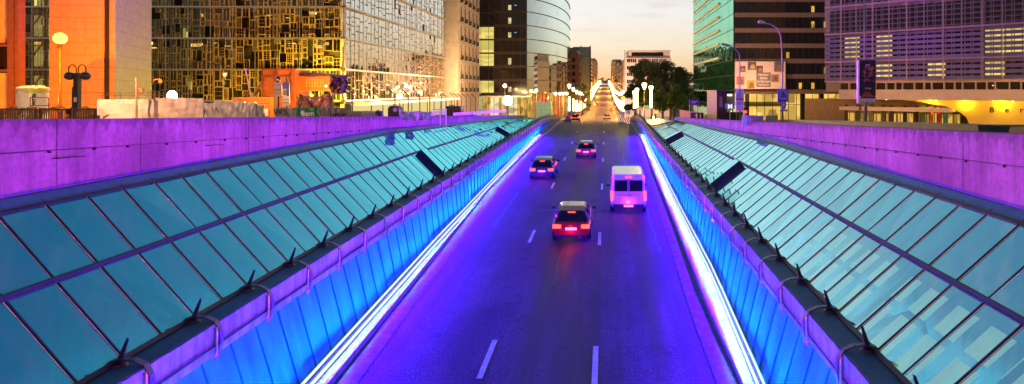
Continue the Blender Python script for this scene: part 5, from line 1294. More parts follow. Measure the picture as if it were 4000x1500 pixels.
# ------------------------------------------------------------------ the square's furniture, right side
hw = pmat('orange_hoarding', (.62, .32, .10), .7, var=.15)
m = MB(); m.hexa([(9.0, 74, zg(74)-1), (10.5, 64, zg(64)-1), (10.6, 64.05, zg(64)-1), (9.1, 74.05, zg(74)-1), (9.0, 74, WZ(428, 74)), (10.5, 64, WZ(447, 64)), (10.6, 64.05, WZ(447, 64)), (9.1, 74.05, WZ(428, 74))]); o = m.build('hoarding', hw); tag(o, 'orange-lit timber hoarding sloping down in front of the dark trees', 'hoarding')
Y = 68; t = thing('purple_sign', 'purple notice board on thin posts by the green glass building', 'sign', (WX(2693, Y), Y, zg(Y)))
m = MB(); m.box(WX(2693, Y), WX(2730, Y), Y, Y+.06, WZ(411, Y), WZ(388, Y)); m.build('board', pmat('purple_board', (.10, .05, .22), .4), t)
m = MB(); m.box(WX(2702, Y), WX(2724, Y), Y-.006, Y-.001, WZ(398, Y), WZ(396, Y)); m.box(WX(2702, Y), WX(2718, Y), Y-.006, Y-.001, WZ(403, Y), WZ(401.5, Y)); m.build('print', wht, t)
m = MB()
for q in (2694, 2704, 2722, 2729): m.box(WX(q, Y)-.03, WX(q, Y)+.03, Y+.07, Y+.12, zg(Y), WZ(390, Y))
m.build('post', M['skin'], t)
m = MB(); o = None
for k, (px, Y) in enumerate(((2702, 60), (2712, 58), (2728, 57), (2742, 56))):
    x = WX(px, Y); t = thing('tripod_flasher', 'low dark warning unit on the kerb by the purple notice board', 'warning light', (x, Y, zg(Y)), 'low warning units'); m = MB(); m.tube([(x, Y, zg(Y)), (x, Y, WZ(448, Y)), (x, Y, WZ(440, Y))], [.25, .12, .18], 8); m.build('body', M['black'], t); m = MB(); m.ball((x, Y-.05, WZ(443, Y)-.3), .06, 8, 5); m.build('lamp', emat('amber_small', (1, .6, .1), 3), t)
Y = 52; t = thing('metro_entrance', 'dark brown metro entrance box with a narrow ornament window', 'entrance', (WX(2800, Y), Y, zg(Y)))
m = MB(); m.box(WX(2800, Y), WX(2838, Y), Y, Y+5, zg(Y), WZ(357, Y)); m.box(WX(2796, Y), WX(2880, Y), Y-.2, Y+5.2, WZ(357, Y), WZ(353, Y)); m.build('brown_wall', pmat('brown_clad', (.07, .03, .03), .5), t)
m = MB(); m.box(WX(2838, Y)+.002, WX(2876, Y), Y+.6, Y+5, WZ(425, Y), WZ(364, Y)); m.build('cream_wall', M['cream'], t)
m = MB(); m.box(WX(2848, Y), WX(2864, Y), Y+.55, Y+.599, WZ(374, Y), WZ(370, Y)); m.build('lit_slot', M['lampglow'], t)
m = MB()
for q in (2811, 2815, 2819): m.box(WX(q, Y), WX(q+2, Y), Y-.03, Y-.001, WZ(418, Y), WZ(375+abs(q-2815), Y))
m.build('ornament_window', M['cream'], t)
m = MB(); m.box(WX(2832, Y), WX(2892, Y), Y-.8, Y-.7, zg(Y), WZ(436, Y)); m.build('grille', M['mull'], t)
Y = 48; t = thing('metro_sign', 'blue sign with a white letter M on a pole', 'sign', (WX(2852, Y), Y, zg(Y)))
m = MB(); m.box(WX(2836, Y), WX(2868, Y), Y, Y+.12, WZ(425, Y), WZ(407, Y)); m.build('board', pmat('metro_blue', (.02, .06, .35), .3, var=0, emit=(.02, .08, .5), es=.3), t)
text(t, 'M', (WX(2852, Y), Y-.01, WZ(416.5, Y)), (1, 0, 0), (0, 0, 1), .46, emat('sign_white', (1, 1, 1), .9), 'letter_m', .006, bold=.03)
m = MB(); m.box(WX(2834, Y), WX(2870, Y), Y-.02, Y+.14, WZ(407, Y), WZ(405.5, Y)); m.box(WX(2867, Y), WX(2870, Y), Y-.02, Y+.14, WZ(425, Y), WZ(407.01, Y)); m.build('frame', M['skin'], t)
m = MB(); m.box(WX(2850, Y), WX(2854, Y), Y+.02, Y+.1, zg(Y), WZ(425.1, Y)); m.build('pole', pmat('pink_pole2', (.55, .35, .35), .5), t)
Y = 42; t = thing('info_totem', 'tall white information board with a crimson stripe', 'sign', (WX(2875, Y), Y, zg(Y)))
m = MB(); m.box(WX(2875, Y), WX(2906, Y), Y, Y+.1, WZ(433, Y), WZ(347, Y)); m.build('board', M['white'], t)
m = MB(); m.box(WX(2876, Y), WX(2905, Y), Y-.006, Y-.001, WZ(391, Y), WZ(384, Y)); m.box(WX(2876, Y), WX(2905, Y), Y-.006, Y-.001, WZ(419, Y), WZ(417, Y)); m.build('crimson_stripe', redp, t)
m = MB()
for yy in (363, 367, 371, 375, 379, 397, 401, 405, 409, 426): m.box(WX(2878, Y), WX(2902-(yy % 3)*2, Y), Y-.005, Y-.001, WZ(yy+1.4, Y), WZ(yy, Y))
m.tube([(WX(2890, Y), Y-.006, WZ(355, Y)), (WX(2890, Y), Y-.001, WZ(355, Y))], .07, 10); m.build('small_print', M['mull'], t)
m = MB(); m.box(WX(2877, Y), WX(2880, Y), Y+.02, Y+.08, zg(Y), WZ(433.1, Y)); m.box(WX(2901, Y), WX(2904, Y), Y+.02, Y+.08, zg(Y), WZ(433.1, Y)); m.build('post', M['darkm'], t)
Y = 70; x = WX(2912, Y); t = thing('traffic_light', 'traffic light showing red beside the white information board', 'traffic light', (x, Y, zg(Y)))
m = MB(); m.box(x-.15, x+.15, Y, Y+.2, WZ(445, Y), WZ(418, Y)); m.tube([(x, Y+.25, zg(Y)), (x, Y+.25, WZ(420, Y))], .06, 6); m.build('housing', M['black'], t)
m = MB(); m.ball((x, Y-.02, WZ(437, Y)), .16, 10, 6, sy=.4); m.build('red_lamp', emat('red_signal', (1, .03, .02), 7), t, smooth=True)
# billboard
Y = 117.4; bx0, bx1, bz1, bz0 = WX(2872, Y), WX(3068, Y), WZ(240, Y), WZ(347, Y)
t = thing('billboard', 'large cream billboard reading Nuclear Safety in Europe, with small pictures', 'billboard', (bx0, Y, bz0))
m = MB(); m.box(bx0, bx1, Y, Y+.3, bz0, bz1); m.build('sheet', pmat('billboard_sheet', (.72, .60, .50), .6, var=.05, scale=.5), t)
m = MB(); m.box(bx0-.25, bx1+.25, Y-.05, Y+.4, bz0-.2, bz0-.01); m.box(bx0-.25, bx1+.25, Y-.05, Y+.4, bz1+.01, bz1+.2); m.box(bx1+.01, bx1+.2, Y-.04, Y+.39, bz0-.009, bz1+.009); m.build('frame', M['mull'], t)
pics = ((2888, 2912, 258, 281, (.12, .08, .12), (.35, .2, .08)), (2921, 2954, 241, 273, (.14, .10, .10), (.5, .35, .2)), (2955, 2980, 257, 283, (.10, .07, .12), (.4, .2, .08)), (3024, 3061, 241, 280, (.12, .16, .2), (.35, .12, .04)), (2877, 2908, 299, 331, (.7, .22, .03), (.15, .15, .18)), (2918, 2948, 314, 346, (.6, .38, .02), (.2, .1, .04)), (3013, 3042, 291, 320, (.35, .22, .18), (.25, .1, .04)))
for i, (a, b, y0, y1, c1, c2) in enumerate(pics):
    m = MB(); m.box(WX(a, Y), WX(b, Y), Y-.02, Y-.001, WZ(y1, Y), WZ(y0, Y)); f = m.build('picture', pmat('picture_ground_%d' % i, c1, .6, col2=[q*.6 for q in c1], scale=1.5), t)
    m = MB(); w = b-a; m.extr([(a+w*.25, y1-3), (a+w*.9, y1-3), (a+w*.85, y0+w*.45), (a+w*.6, y0+w*.25), (a+w*.35, y0+w*.4)], lambda p, q: (WX(p, Y), Y-.03, WZ(q, Y)), lambda p, q: (WX(p, Y), Y-.021, WZ(q, Y))); m.build('picture_motif', pmat('picture_motif_%d' % i, c2, .6, var=.4, scale=2), f)
m = MB(); m.box(WX(2954, Y), WX(3011, Y), Y-.018, Y-.001, WZ(340, Y), WZ(283, Y)); m.build('title_panel', pmat('title_grey', (.19, .18, .19), .6), t)
tw = pmat('title_ink', (.85, .72, .55), .6, var=0)
for k, s in enumerate(('Nuclear', 'Safety', 'in Europe')): text(t, s, (WX(2983, Y), Y-.03, WZ(292+13*k, Y)), (1, 0, 0), (0, 0, 1), .62, tw, 'title_line', .008, bold=.012)
m = MB(); m.box(WX(2962, Y), WX(3004, Y), Y-.03, Y-.02, WZ(330, Y), WZ(328.5, Y)); m.box(WX(2964, Y), WX(3002, Y), Y-.03, Y-.02, WZ(334, Y), WZ(332.8, Y)); m.build('fine_print', tw, t)
# arm lamps
def arm_lamp(px, Y, pts, head, lb):
    t = thing('arm_lamp', lb, 'street lamp', (WX(px, Y), Y, zg(Y)), 'unlit curved-arm street lamps')
    P_ = [(WX(px, Y), Y, zg(Y))] + [(WX(a, Y), Y, WZ(b, Y)) for a, b in pts]
    m = MB(); m.tube(P_, [.075] + [.042]*(len(P_)-2) + [.025], 8); m.build('pole', M['lframe'], t, smooth=True)
    (a, b), (c, d) = head; m = MB(); p, q = Vector((WX(a, Y), Y, WZ(b, Y))), Vector((WX(c, Y), Y, WZ(d, Y)))
    m.tube([p, p.lerp(q, .3), p.lerp(q, .8), q], [.05, .10, .10, .05], 8); m.build('lamp_head', M['shelf'] if px > 3000 else M['skin'], t, smooth=True)
arm_lamp(3057, 35, [(3056, 300), (3054, 190), (3050, 140), (3037, 112), (3010, 95), (2985, 90)], ((2988, 91), (2961, 84)), 'tall unlit lamp whose curved arm crosses the dark office block')
arm_lamp(2890, 50, [(2890, 240), (2887, 212), (2880, 200), (2862, 183), (2850, 178)], ((2854, 179), (2817, 171)), 'shorter unlit curved-arm lamp in front of the green glass building')
# parking sign and poster on the tall lamp
Y = 34.7; t = thing('lamp_poster', 'framed violet and blue picture poster fixed to the tall curved lamp', 'poster', (WX(3058, Y), Y, WZ(398, Y)))
m = MB(); m.box(WX(3038, Y), WX(3078, Y), Y, Y+.08, WZ(398, Y), WZ(347, Y)); m.build('frame', bluep, t)
m = MB(); m.box(WX(3041, Y), WX(3075, Y), Y-.006, Y-.001, WZ(390, Y), WZ(350, Y)); m.build('picture', pmat('poster_picture', (.42, .35, .62), .4, col2=(.10, .08, .25), scale=5), t)
m = MB(); m.extr([(3048, 380), (3053, 366), (3058, 356), (3063, 358), (3068, 370), (3072, 380)], lambda p, q: (WX(p, Y), Y-.011, WZ(q, Y)), lambda p, q: (WX(p, Y), Y-.007, WZ(q, Y))); m.build('motif', pmat('poster_motif', (.10, .07, .12), .5, var=.3), t)
t = thing('parking_sign', 'blue parking sign with a white P on the tall lamp', 'road sign', (WX(3061, Y), Y, WZ(434, Y)))
m = MB(); m.box(WX(3053, Y), WX(3069, Y), Y, Y+.04, WZ(427, Y), WZ(403, Y)); m.build('plate', bluep, t); text(t, 'P', (WX(3061, Y), Y-.006, WZ(412, Y)), (1, 0, 0), (0, 0, 1), .24, wht, 'letter_p', .004, bold=.008)
m = MB(); m.box(WX(3057, Y), WX(3065, Y), Y-.006, Y-.001, WZ(424, Y), WZ(422, Y)); m.build('print', wht, t)
m = MB(); m.box(WX(3048, Y), WX(3076, Y), Y, Y+.04, WZ(435, Y), WZ(428, Y)); m.build('lower_plate', bluep, t); text(t, 'TAXIS', (WX(3062, Y), Y-.006, WZ(431.5, Y)), (1, 0, 0), (0, 0, 1), .09, wht, 'lettering', .003)
for (a, b, y0, mt, lb, tx) in ((2898, 2918, 450, M['white'], 'small white sheet at the left end of the banner rail', None), (2919, 2983, 451, lilac, 'lilac banner with an orange scribble on the rail above the wall', 'Zlore'), (2992, 3039, 451, M['cream'], 'plain cream board on the rail above the right wall', None)):
    Y = 31; t = thing('rail_banner', lb, 'banner', (WX(a, Y), Y, zg(Y)), 'banners on the right rail'); cloth(a, b, y0, 470, Y, mt, 'sheet', None, None, a, .02, 8, 4, .01, parent=t)
    if tx: text(t, tx, (WX(2948, Y), Y-.06, WZ(460, Y)), (1, -.0, 0), (0, .0, 1), .2, orange, 'lettering', .003)
# banner on the tall mast
Y = 25.0; x = WX(3386, Y); t = thing('mast_banner', 'dark red-brown event banner with a torn white foot hanging on a tall mast', 'banner', (x, Y, zg(Y)))
m = MB(); m.tube([(x, Y+.12, zg(Y)), (x, Y+.12, WZ(400, Y)), (x-.05, Y+.12, WZ(200, Y)), (x-.06, Y+.12, WZ(-60, Y))], [.075, .07, .035, .025], 8); m.build('mast', M['lframe'], t, smooth=True)
m = MB(); m.hexa([(WX(3358, Y), Y, WZ(375, Y)), (WX(3418, Y), Y-.06, WZ(375, Y)), (WX(3418, Y), Y-.04, WZ(375, Y)), (WX(3358, Y), Y+.02, WZ(375, Y)), (WX(3355, Y), Y, WZ(236, Y)), (WX(3417, Y), Y-.06, WZ(234, Y)), (WX(3417, Y), Y-.04, WZ(234, Y)), (WX(3355, Y), Y+.02, WZ(236, Y))]); m.build('cloth', pmat('banner_cloth', (.05, .02, .02), .5, col2=(.02, .01, .015), scale=3), t)
m = MB(); m.box(WX(3350, Y), WX(3356, Y), Y-.05, Y+.1, WZ(404, Y), WZ(235, Y)); m.build('white_edge', M['white'], t)
w = MB(); w.box(WX(3358, Y), WX(3419, Y), Y-.055, Y-.03, WZ(404, Y), WZ(376, Y)); w.build('white_foot', M['white'], t)
w = MB(); w.box(WX(3360, Y), WX(3417, Y), Y-.07, Y-.056, WZ(384, Y), WZ(376, Y))
for q in range(8): w.extr([(3362+7*q, 404.5), (3365+7*q, 404.5), (3364+7*q, 398)], lambda p, r2: (WX(p, Y), Y-.07, WZ(r2, Y)), lambda p, r2: (WX(p, Y), Y-.056, WZ(r2, Y)))
w.build('black_band', M['black'], t)
rr2 = random.Random(9); m = MB()
for i in range(46):
    px = rr2.uniform(3368, 3410); py = rr2.uniform(262, 318); s = rr2.uniform(.02, .055); m.ball((WX(px, Y), Y-.065, WZ(py, Y)), s, 6, 4, sy=.2)
m.build('picture_motif', pmat('banner_picture', (.42, .17, .07), .5, var=.5, scale=9), t)
m = MB(); m.extr([(3366, 374), (3372, 362), (3384, 356), (3396, 360), (3404, 374)], lambda p, q: (WX(p, Y), Y-.07, WZ(q, Y)), lambda p, q: (WX(p, Y), Y-.064, WZ(q, Y))); m.build('red_motif', pmat('banner_red', (.40, .05, .03), .5), t)
text(t, '6-7 July', (WX(3388, Y), Y-.075, WZ(345, Y)), (1, 0, 0), (0, 0, 1), .085, wht, 'lettering', .003, bold=.001)
m = MB(); m.box(WX(3378, Y), WX(3395, Y), Y-.075, Y-.06, WZ(258, Y), WZ(252, Y)); m.build('faded_print', M['stonep'], t)
Y = 24; x = WX(3358, Y); t = thing('small_sign', 'small orange notice on a thin pole left of the banner mast', 'sign', (x, Y, zg(Y))); m = MB(); m.tube([(x, Y, zg(Y)), (x, Y, WZ(415, Y))], .02, 6); m.build('pole', M['darkm'], t); m = MB(); m.box(x-.06, x+.06, Y-.03, Y-.02, WZ(430, Y), WZ(416, Y)); m.build('plate', orange, t)
# skylight hoods behind the right wall
for (a, b, Ya, Yb, lb) in ((3000, 3700, 30, 13.6, 'long low dark stone coping behind the right purple wall'), (3790, 4080, 12.9, 10.6, 'low dark glazed hood behind the right purple wall')):
    x = 8.35; m = MB(); w = 1.3
    za, zb = wzR(Ya)+.10, wzR(Yb)+.10
    m.hexa([(x, Yb, zb-1), (x+w, Yb, zb-1), (x+w, Ya, za-1), (x, Ya, za-1), (x+.15, Yb+.3, zb), (x+w-.1, Yb+.3, zb), (x+w-.1, Ya-.1, za), (x+.15, Ya-.1, za)])
    o = m.build('coping' if a < 3500 else 'glazed_hood', pmat('dark_stone', (.05, .045, .045), .45, var=.3)); tag(o, lb, 'coping' if a < 3500 else 'skylight')
# railings and bollards near the green building
Y = 62; t = thing('pipe_railing', 'thin pipe railing in front of the green glass building', 'railing', (WX(2750, Y), Y, zg(Y))); m = MB()
for yy in (455, 461): m.tube([(WX(2745, Y), Y, WZ(yy, Y)), (WX(2797, Y), Y, WZ(yy, Y))], .03, 6)
for q in (2745, 2758, 2771, 2784, 2797): m.tube([(WX(q, Y), Y, zg(Y)), (WX(q, Y), Y, WZ(453, Y))], .03, 6)
m.build('pipes', M['skin'], t)
# flat hatch with two small lamps beyond the right canopy
t = thing('roof_hatch', 'flat dark hatch with two small lit studs beyond the right canopy', 'hatch', (6, 72, EZ-3.4)); m = MB(); m.hexa([(4.9, 64, EZ-3.8), (7.2, 64, EZ-3.4), (7.2, 82, EZ-4.0), (4.9, 82, EZ-4.3), (4.9, 64, EZ-3.65), (7.2, 64, EZ-3.2), (7.2, 82, EZ-3.75), (4.9, 82, EZ-4.1)]); m.build('slab', M['flash'], t)
for y in (68, 76): m = MB(); m.tube([(6.0, y, EZ-3.6), (6.0, y, EZ-3.25)], .10, 8); m.build('stud_lamp', M['lampglow'], t)
for (px, py, Y, kind, lb) in ((2502, 423, 120, 'r', 'round-topped small sign among the lamp-lit trees'), (2528, 420, 118, 'b', 'small blue square sign among the lamp-lit trees'), (2564, 438, 116, 'o', 'round orange-rimmed sign right of the four tree lamps'), (2212, 440, 104, 't', 'triangular warning sign left of the far street mouth'), (2234, 440, 110, 'c', 'round blue sign at the left mouth of the far street')):
    x = WX(px, Y); z = WZ(py, Y); t = thing('road_sign', lb, 'road sign', (x, Y, zg(Y))); m = MB(); m.tube([(x, Y+.05, zg(Y)), (x, Y+.05, z)], .04, 6); m.build('post', M['skin'], t)
    m = MB(); c = {'r': M['stonep'], 'b': pmat('sb', (.1, .3, .5), .5), 'o': orange, 't': orange, 'c': pmat('sc', (.2, .5, .6), .5)}[kind]
    if kind == 't': m.extr([(-.35, -.3), (.35, -.3), (0, .35)], lambda u, v: (x+u, Y, z+v), lambda u, v: (x+u, Y+.03, z+v))
    elif kind == 'b': m.box(x-.35, x+.35, Y, Y+.03, z-.4, z+.4)
    else: m.tube([(x, Y, z), (x, Y+.03, z)], .4, 16)
    m.build('plate', c, t)
    m = MB()
    if kind in 'ot': m.tube([(x, Y-.01, z-.03), (x, Y-.005, z-.03)], .24 if kind == 'o' else .13, 14); m.build('centre', wht, t)
# ------------------------------------------------------------------ vehicles (at rest in their lanes, tail lamps lit)
tyre = pmat('tyre_rubber', (.015, .015, .016), .9); rimm = pmat('rim_alloy', (.4, .4, .42), .3, metal=.9)
tl_on = emat('tail_lamp_lit', (1.0, .03, .02), 9.0); cargl = glass_mat('car_glass', (.1, .1, .12), (.01, .01, .014), trans=.15, refl=(.8, .8, .8)); plate = pmat('plate', (.7, .7, .7), .5, emit=(1, .95, .85), es=.25)
def car(X, Y, paint, label, van=False, L=4.3, Wd=1.78, zf=zr, simple=False):
    z = zf(Y); t = thing('delivery_van' if van else 'car', label, 'van' if van else 'car', (X, Y, z), None if van else 'cars driving away')
    h = Wd/2
    if van: st = [(0, .98, .45, 1.0), (.08, 1.0, .38, 1.05), (3.9, 1.0, .30, 1.05), (4.6, .97, .35, .98), (5.0, .85, .45, .80)]; L = 5.0
    else: st = [(0, .86, .42, .78), (.12, .96, .30, .92), (.9, 1.0, .22, .98), (2.9, 1.0, .22, .95), (3.7, .96, .26, .86), (4.15, .86, .34, .70), (4.3, .74, .42, .58)]
    def loft(secs, name, mat, par, smooth=True):
        m = MB(); n = len(secs[0]); base = 0
        for s_ in secs: m.v += [tuple(Vector((X, Y, z))+Vector(p)) for p in s_]
        for i in range(len(secs)-1):
            for k in range(n): a, b = i*n+k, i*n+(k+1) % n; m.f.append((a, b, b+n, a+n)); m.m.append(0)
        m.f.append(tuple(range(n))); m.m.append(0); m.f.append(tuple((len(secs)-1)*n+k for k in range(n))); m.m.append(0)
        return m.build(name, mat, par, smooth=False)
    secs = []
    for (u, wf, zb, zt) in st:
        w = h*wf; secs.append([(-w*.9, u, zb), (-w, u, zb+.14), (-w, u, zt-.14), (-w*.93, u, zt-.03), (-w*.6, u, zt+.01), (w*.6, u, zt+.01), (w*.93, u, zt-.03), (w, u, zt-.14), (w, u, zb+.14), (w*.9, u, zb)])
    body = loft(secs, 'body', paint, t)
    if van: gh = [(.06, .93, 1.05, 1.95, .80), (.2, .97, 1.05, 2.15, .88), (3.2, .97, 1.05, 2.15, .88), (3.7, .95, 1.03, 1.95, .80), (4.45, .90, .98, 1.1, .85)]
    else: gh = [(.18, .86, .80, .90, .80), (.55, .90, .92, 1.34, .66), (1.1, .92, .96, 1.44, .70), (2.1, .92, .96, 1.43, .70), (2.6, .9, .95, 1.30, .68), (3.25, .86, .90, .94, .80)]
    secs = [[(-h*a, u, zb), (-h*b, u, zt-.06), (-h*b*.85, u, zt), (h*b*.85, u, zt), (h*b, u, zt-.06), (h*a, u, zb)] for (u, a, zb, zt, b) in gh]
    loft(secs, 'cabin' if van else 'greenhouse', paint if van else cargl, t)
    if not van:
        secs = [[(-h*b*.98, u, zt-.05), (-h*b*.8, u, zt+.012), (h*b*.8, u, zt+.012), (h*b*.98, u, zt-.05)] for (u, a, zb, zt, b) in gh[1:5]]
        loft(secs, 'roof_panel', paint, t)
    if not van:
        m = MB()
        for s in (-1, 1):
            for q in (((h*.85, .20, .84), (h*.66, .55, 1.32)), ((h*.85, 3.22, .92), (h*.67, 2.6, 1.29)), ((h*.89, 1.75, .95), (h*.68, 1.72, 1.40))):
                m.tube([(X+s*q[0][0], Y+q[0][1], z+q[0][2]), (X+s*q[1][0], Y+q[1][1], z+q[1][2])], .035, 5)
        m.build('pillar', paint, t)
    def bx(m, x0, x1, y0, y1, z0, z1): m.box(X+x0, X+x1, Y+y0, Y+y1, z+z0, z+z1); return m
    if van:
        for s in (-1, 1): bx(MB(), *sorted((s*.06, s*h*.78)), .02, .05, 1.25, 1.85).build('rear_window', cargl, t)
        bx(MB(), -.01, .01, -.01, .06, .45, 2.0).build('door_seam', M['black'], t)
    bx(MB(), -h*.86, h*.86, -.07, .05, .38, .56).build('bumper', M['black'] if van else paint, t)
    bx(MB(), -.26, .26, -.085, -.071, .60 if not van else .42, .71 if not van else .53).build('number_plate', plate, t)
    bx(MB(), -.16, .16, (.44 if not van else .03), (.52 if not van else .06), (1.27 if not van else 2.0), (1.30 if not van else 2.05)).build('high_brake_lamp', tl_on, t)
    bx(MB(), -h*.8, h*.8, -.05, .06, .26, .375).build('lower_valance', M['black'], t)
    if not van: bx(MB(), -h*.5, h*.5, -.012, .02, .845, .86).build('boot_seam', M['black'], t); bx(MB(), h*.4, h*.5, -.1, .0, .24, .29).build('exhaust', rimm, t)
    else: bx(MB(), .08, .16, -.03, .02, .98, 1.02).build('door_handle', M['black'], t)
    for s in (-1, 1):
        if van: m = bx(MB(), *sorted((s*h*.86, s*h*.99)), -.02, .06, .75, 1.25)
        else: m = bx(MB(), *sorted((s*h*.52, s*h*.93)), -.03, .14, .66, .82)
        m.build('tail_lamp', tl_on, t)
        m = MB(); 
        bx(m, *sorted((s*h*1.0, s*(h*1.0+.2))), L*.62, L*.62+.1, .95, 1.08); m.build('wing_mirror', M['black'], t)
        for u in (.78, L-.85):
            wx = s*(h-.10)
            m = MB(); m.tube([(X+wx-.10, Y+u, z+.32), (X+wx+.10, Y+u, z+.32)], .32, 18); wh = m.build('wheel', tyre, t)
            m = MB(); m.tube([(X+wx+.101*s, Y+u, z+.32), (X+wx+.112*s, Y+u, z+.32)], .21, 14); m.build('rim', rimm, wh)
    t.rotation_euler.x = math.atan(.0298 if zf is zr and Y < 84 else -.04)
    return t
cp = lambda n, c: pmat(n, c, .25, metal=.3, var=.0, coat=.6)
car(-1.72, 54, cp('paint_grey', (.10, .10, .11)), 'grey car with lit tail lamps in the middle lane, farther ahead')
car(-4.55, 43.5, cp('paint_blue', (.03, .05, .14)), 'dark blue car with lit tail lamps in the left lane')
car(-1.55, 27.5, cp('paint_red', (.30, .02, .02)), 'red car with lit tail lamps in the middle lane, nearest the camera')
car(1.25, 33, cp('paint_white', (.78, .78, .78)), 'white delivery van with lit tail lamps in the right lane', van=True, Wd=1.95)
zs = lambda q: zg(q)+.03
car(-5.6, 112, cp('paint_black', (.03, .03, .03)), 'dark car leaving the underpass mouth on the left', zf=zs)
car(.4, 150, cp('paint_silver', (.4, .4, .42)), 'silver car just before the first crossing of the far street', zf=zs)
car(2.6, 300, cp('paint_taxi', (.2, .2, .2)), 'small distant car with red lamps on the right side of the far street', zf=zs)
car(-2.0, 380, cp('paint_far', (.2, .05, .05)), 'tiny distant car with red lamps in the middle of the far street', zf=zs)
for X, Y in ((-1.72, 53.7), (-4.55, 43.2), (-1.55, 27.2), (1.25, 32.7)): point('tail_glow', (X, Y, zr(Y)+.62), 26, (1, .03, .02), .05)
# ------------------------------------------------------------------ lamps of the underpass
FC = {1: [(.92, .02, .92), (.68, .01, .98), (.45, .0, 1), (.36, .0, 1)], -1: [(1, .0, .78), (.95, .0, .9), (.7, .0, 1), (.55, .0, 1)]}
BLUE = (.0, .055, 1.0); DEEP = (.05, .0, 1.0); MAGL = (.80, .05, 1.0); MAGR = (.95, .03, .95)
for side in (-1, 1):
    T = TL if side < 0 else TR; fx = (BXL+.53) if side < 0 else (BXR-.53); bt = btL if side < 0 else btR
    nodes = [6, 10.3, 14.56, 20.4, 26.2, 34.6, 43.1, 53.4, 63.7, 73.5]
    for a, b in zip(nodes, nodes[1:]):
        k = (b-a)/6.5; mY = (a+b)/2; x = (lerp_tab(T, a)+lerp_tab(T, b))/2; z = (zr(a)+zr(b))/2
        ax = (lerp_tab(T, b)-lerp_tab(T, a), b-a, zr(b)-zr(a))
        area('wall_washer', (x-.34*side, mY, z+.50), (x+.30*side, mY, z+2.0), b-a, .03, WP*k, BLUE, ax, spread=130)
        area('ledge_washer', (x-.10*side, mY, z+.62), (x-.19*side, mY, z+.1), b-a, .03, LP*k*(.5 if side < 0 else 1), (.06, .42, 1.0), ax, spread=80)
        area('road_washer', (x-.15*side, mY, z+.60), (x-2.5*side, mY, z-.1), b-a, .03, RPW*k, DEEP, ax)
    for a, b in ((6, 22), (22, 38), (38, 54), (54, 70)):
        mY = (a+b)/2                                    # added violet lamps, unseen under each beam, tinting the opposite side
        area('unseen_violet_fill', (fx+.13*side, mY, bt(mY)-.66), (-10.4 if side > 0 else 7.4, mY, EZ+1.5), 16, .05, MPL if side > 0 else MPR, FC[side][int((a-6)/16)], (0, 1, .015), spread=64)
# sodium and yellow lamps of the square, with added fill lights
point('orange_light', (WX(235, 50)+1.4, 47.2, WZ(150, 50)+.8), 30000, (1, .17, .0), .05)
point('orange_light', (WX(200, 50), 50, EZ-1.5), 7000, (1, .26, .0), .05)  # added orange lamp to brighten the pier, no globe stands here
point('orange_light', (WX(40, 52), 52, EZ), 5000, (1, .24, .0), .03)  # added orange lamp by the bronze bay, without a globe
point('site_flood', (WX(650, 29), 24.2, EZ+.6), 800, (1, .40, .17), .03)
point('site_flood', (WX(1050, 29), 25, EZ+1.2), 260, (1, .52, .36), .03)
point('facade_light', (-48.5, 99.5, EZ+1), 13000, (1, .70, .05), .03)
point('facade_light', (-64, 101, EZ-1.5), 1600, (1, .58, .08), .03)
point('side_facade_light', (-39.5, 112, EZ-1), 5000, (1, .66, .22), .03)
point('side_facade_light', (-38.5, 130, EZ-1), 7000, (1, .66, .28), .03)
point('side_facade_light', (-38.5, 150, EZ), 8000, (1, .66, .32), .03)
point('stone_light', (-36, 166, EZ+2), 16000, (1, .60, .28), .03)
point('kiosk_flood', (WX(1983, 79), 78.2, WZ(393, 79)), 2500, (1, .66, .35), .03)
for s in (14.6, 19, 23.3, 27.6):
    point('entrance_light', frB(s, EZ-1.75, -.55), 230, (1, .62, .04), .03)
point('entrance_light', frB(6, EZ-3.6, 1.0), 420, (1, .55, .08), .03)
point('fascia_fill', frB(10, EZ-.6, 9), 1150, (1, .50, .15), .03); point('fascia_fill', frB(24, EZ-.6, 9), 1250, (1, .50, .15), .03)  # unseen orange points added well out front to brighten the fascia
point('violet_facade_fill', frB(12, EZ+17, 8), 2200, (.6, .10, 1), .03); point('violet_facade_fill', frB(1, EZ+19, 9), 1500, (.45, .12, 1), .03)  # unseen violet points added in mid-air to tint the upper louvres
point('billboard_fill', (WX(2970, 113), 112, EZ+1), 1500, (1, .50, .24), .03)  # unseen warm lamp added for the billboard and the spandrels around it
point('block_fill', (WX(2500, 215), 215, EZ+2), 26000, (1, .60, .45), .05)  # unseen lamp added to warm the pale office block
point('dark_block_fill', (WX(3050, 95), 102, EZ+6), 3500, (1, .50, .26), .05)  # unseen lamp added to lift the dark office front

for x in (-9.3, 6.1):                                    # unseen lamps added under the canopies to make the glass glow teal
    for q in range(4): area('hall_glow_fill', (x, 12+14*q, EZ-5.0 if x > 0 else EZ-5.0), (x+(.8 if x < 0 else -.8)*0, 12+14*q, EZ-8), 12, .1, (HLL if x < 0 else HLR), (.02, .8, .95) if x < 0 else (.10, .85, 1))

point('cabin_fill', (WX(1240, 35), 34.6, EZ-.1), 700, (1, .50, .12), .03)  # orange fill added in front of the cabin to brighten its sheeting
point('formwork_fill', (WX(1000, 29), 29.2, EZ+.2), 260, (1, .50, .12), .03)  # orange fill added to brighten the formwork beams

point('tank_fill', (WX(125, 42), 40.8, EZ-.2), 420, (1, .70, .35), .03)  # fill light added because the tank came out dark

point('hedge_fill', (WX(200, 21), 21, EZ+.5), 110, (1, .30, .0), .03)  # orange fill added between fence and hedge to make the leaves glow
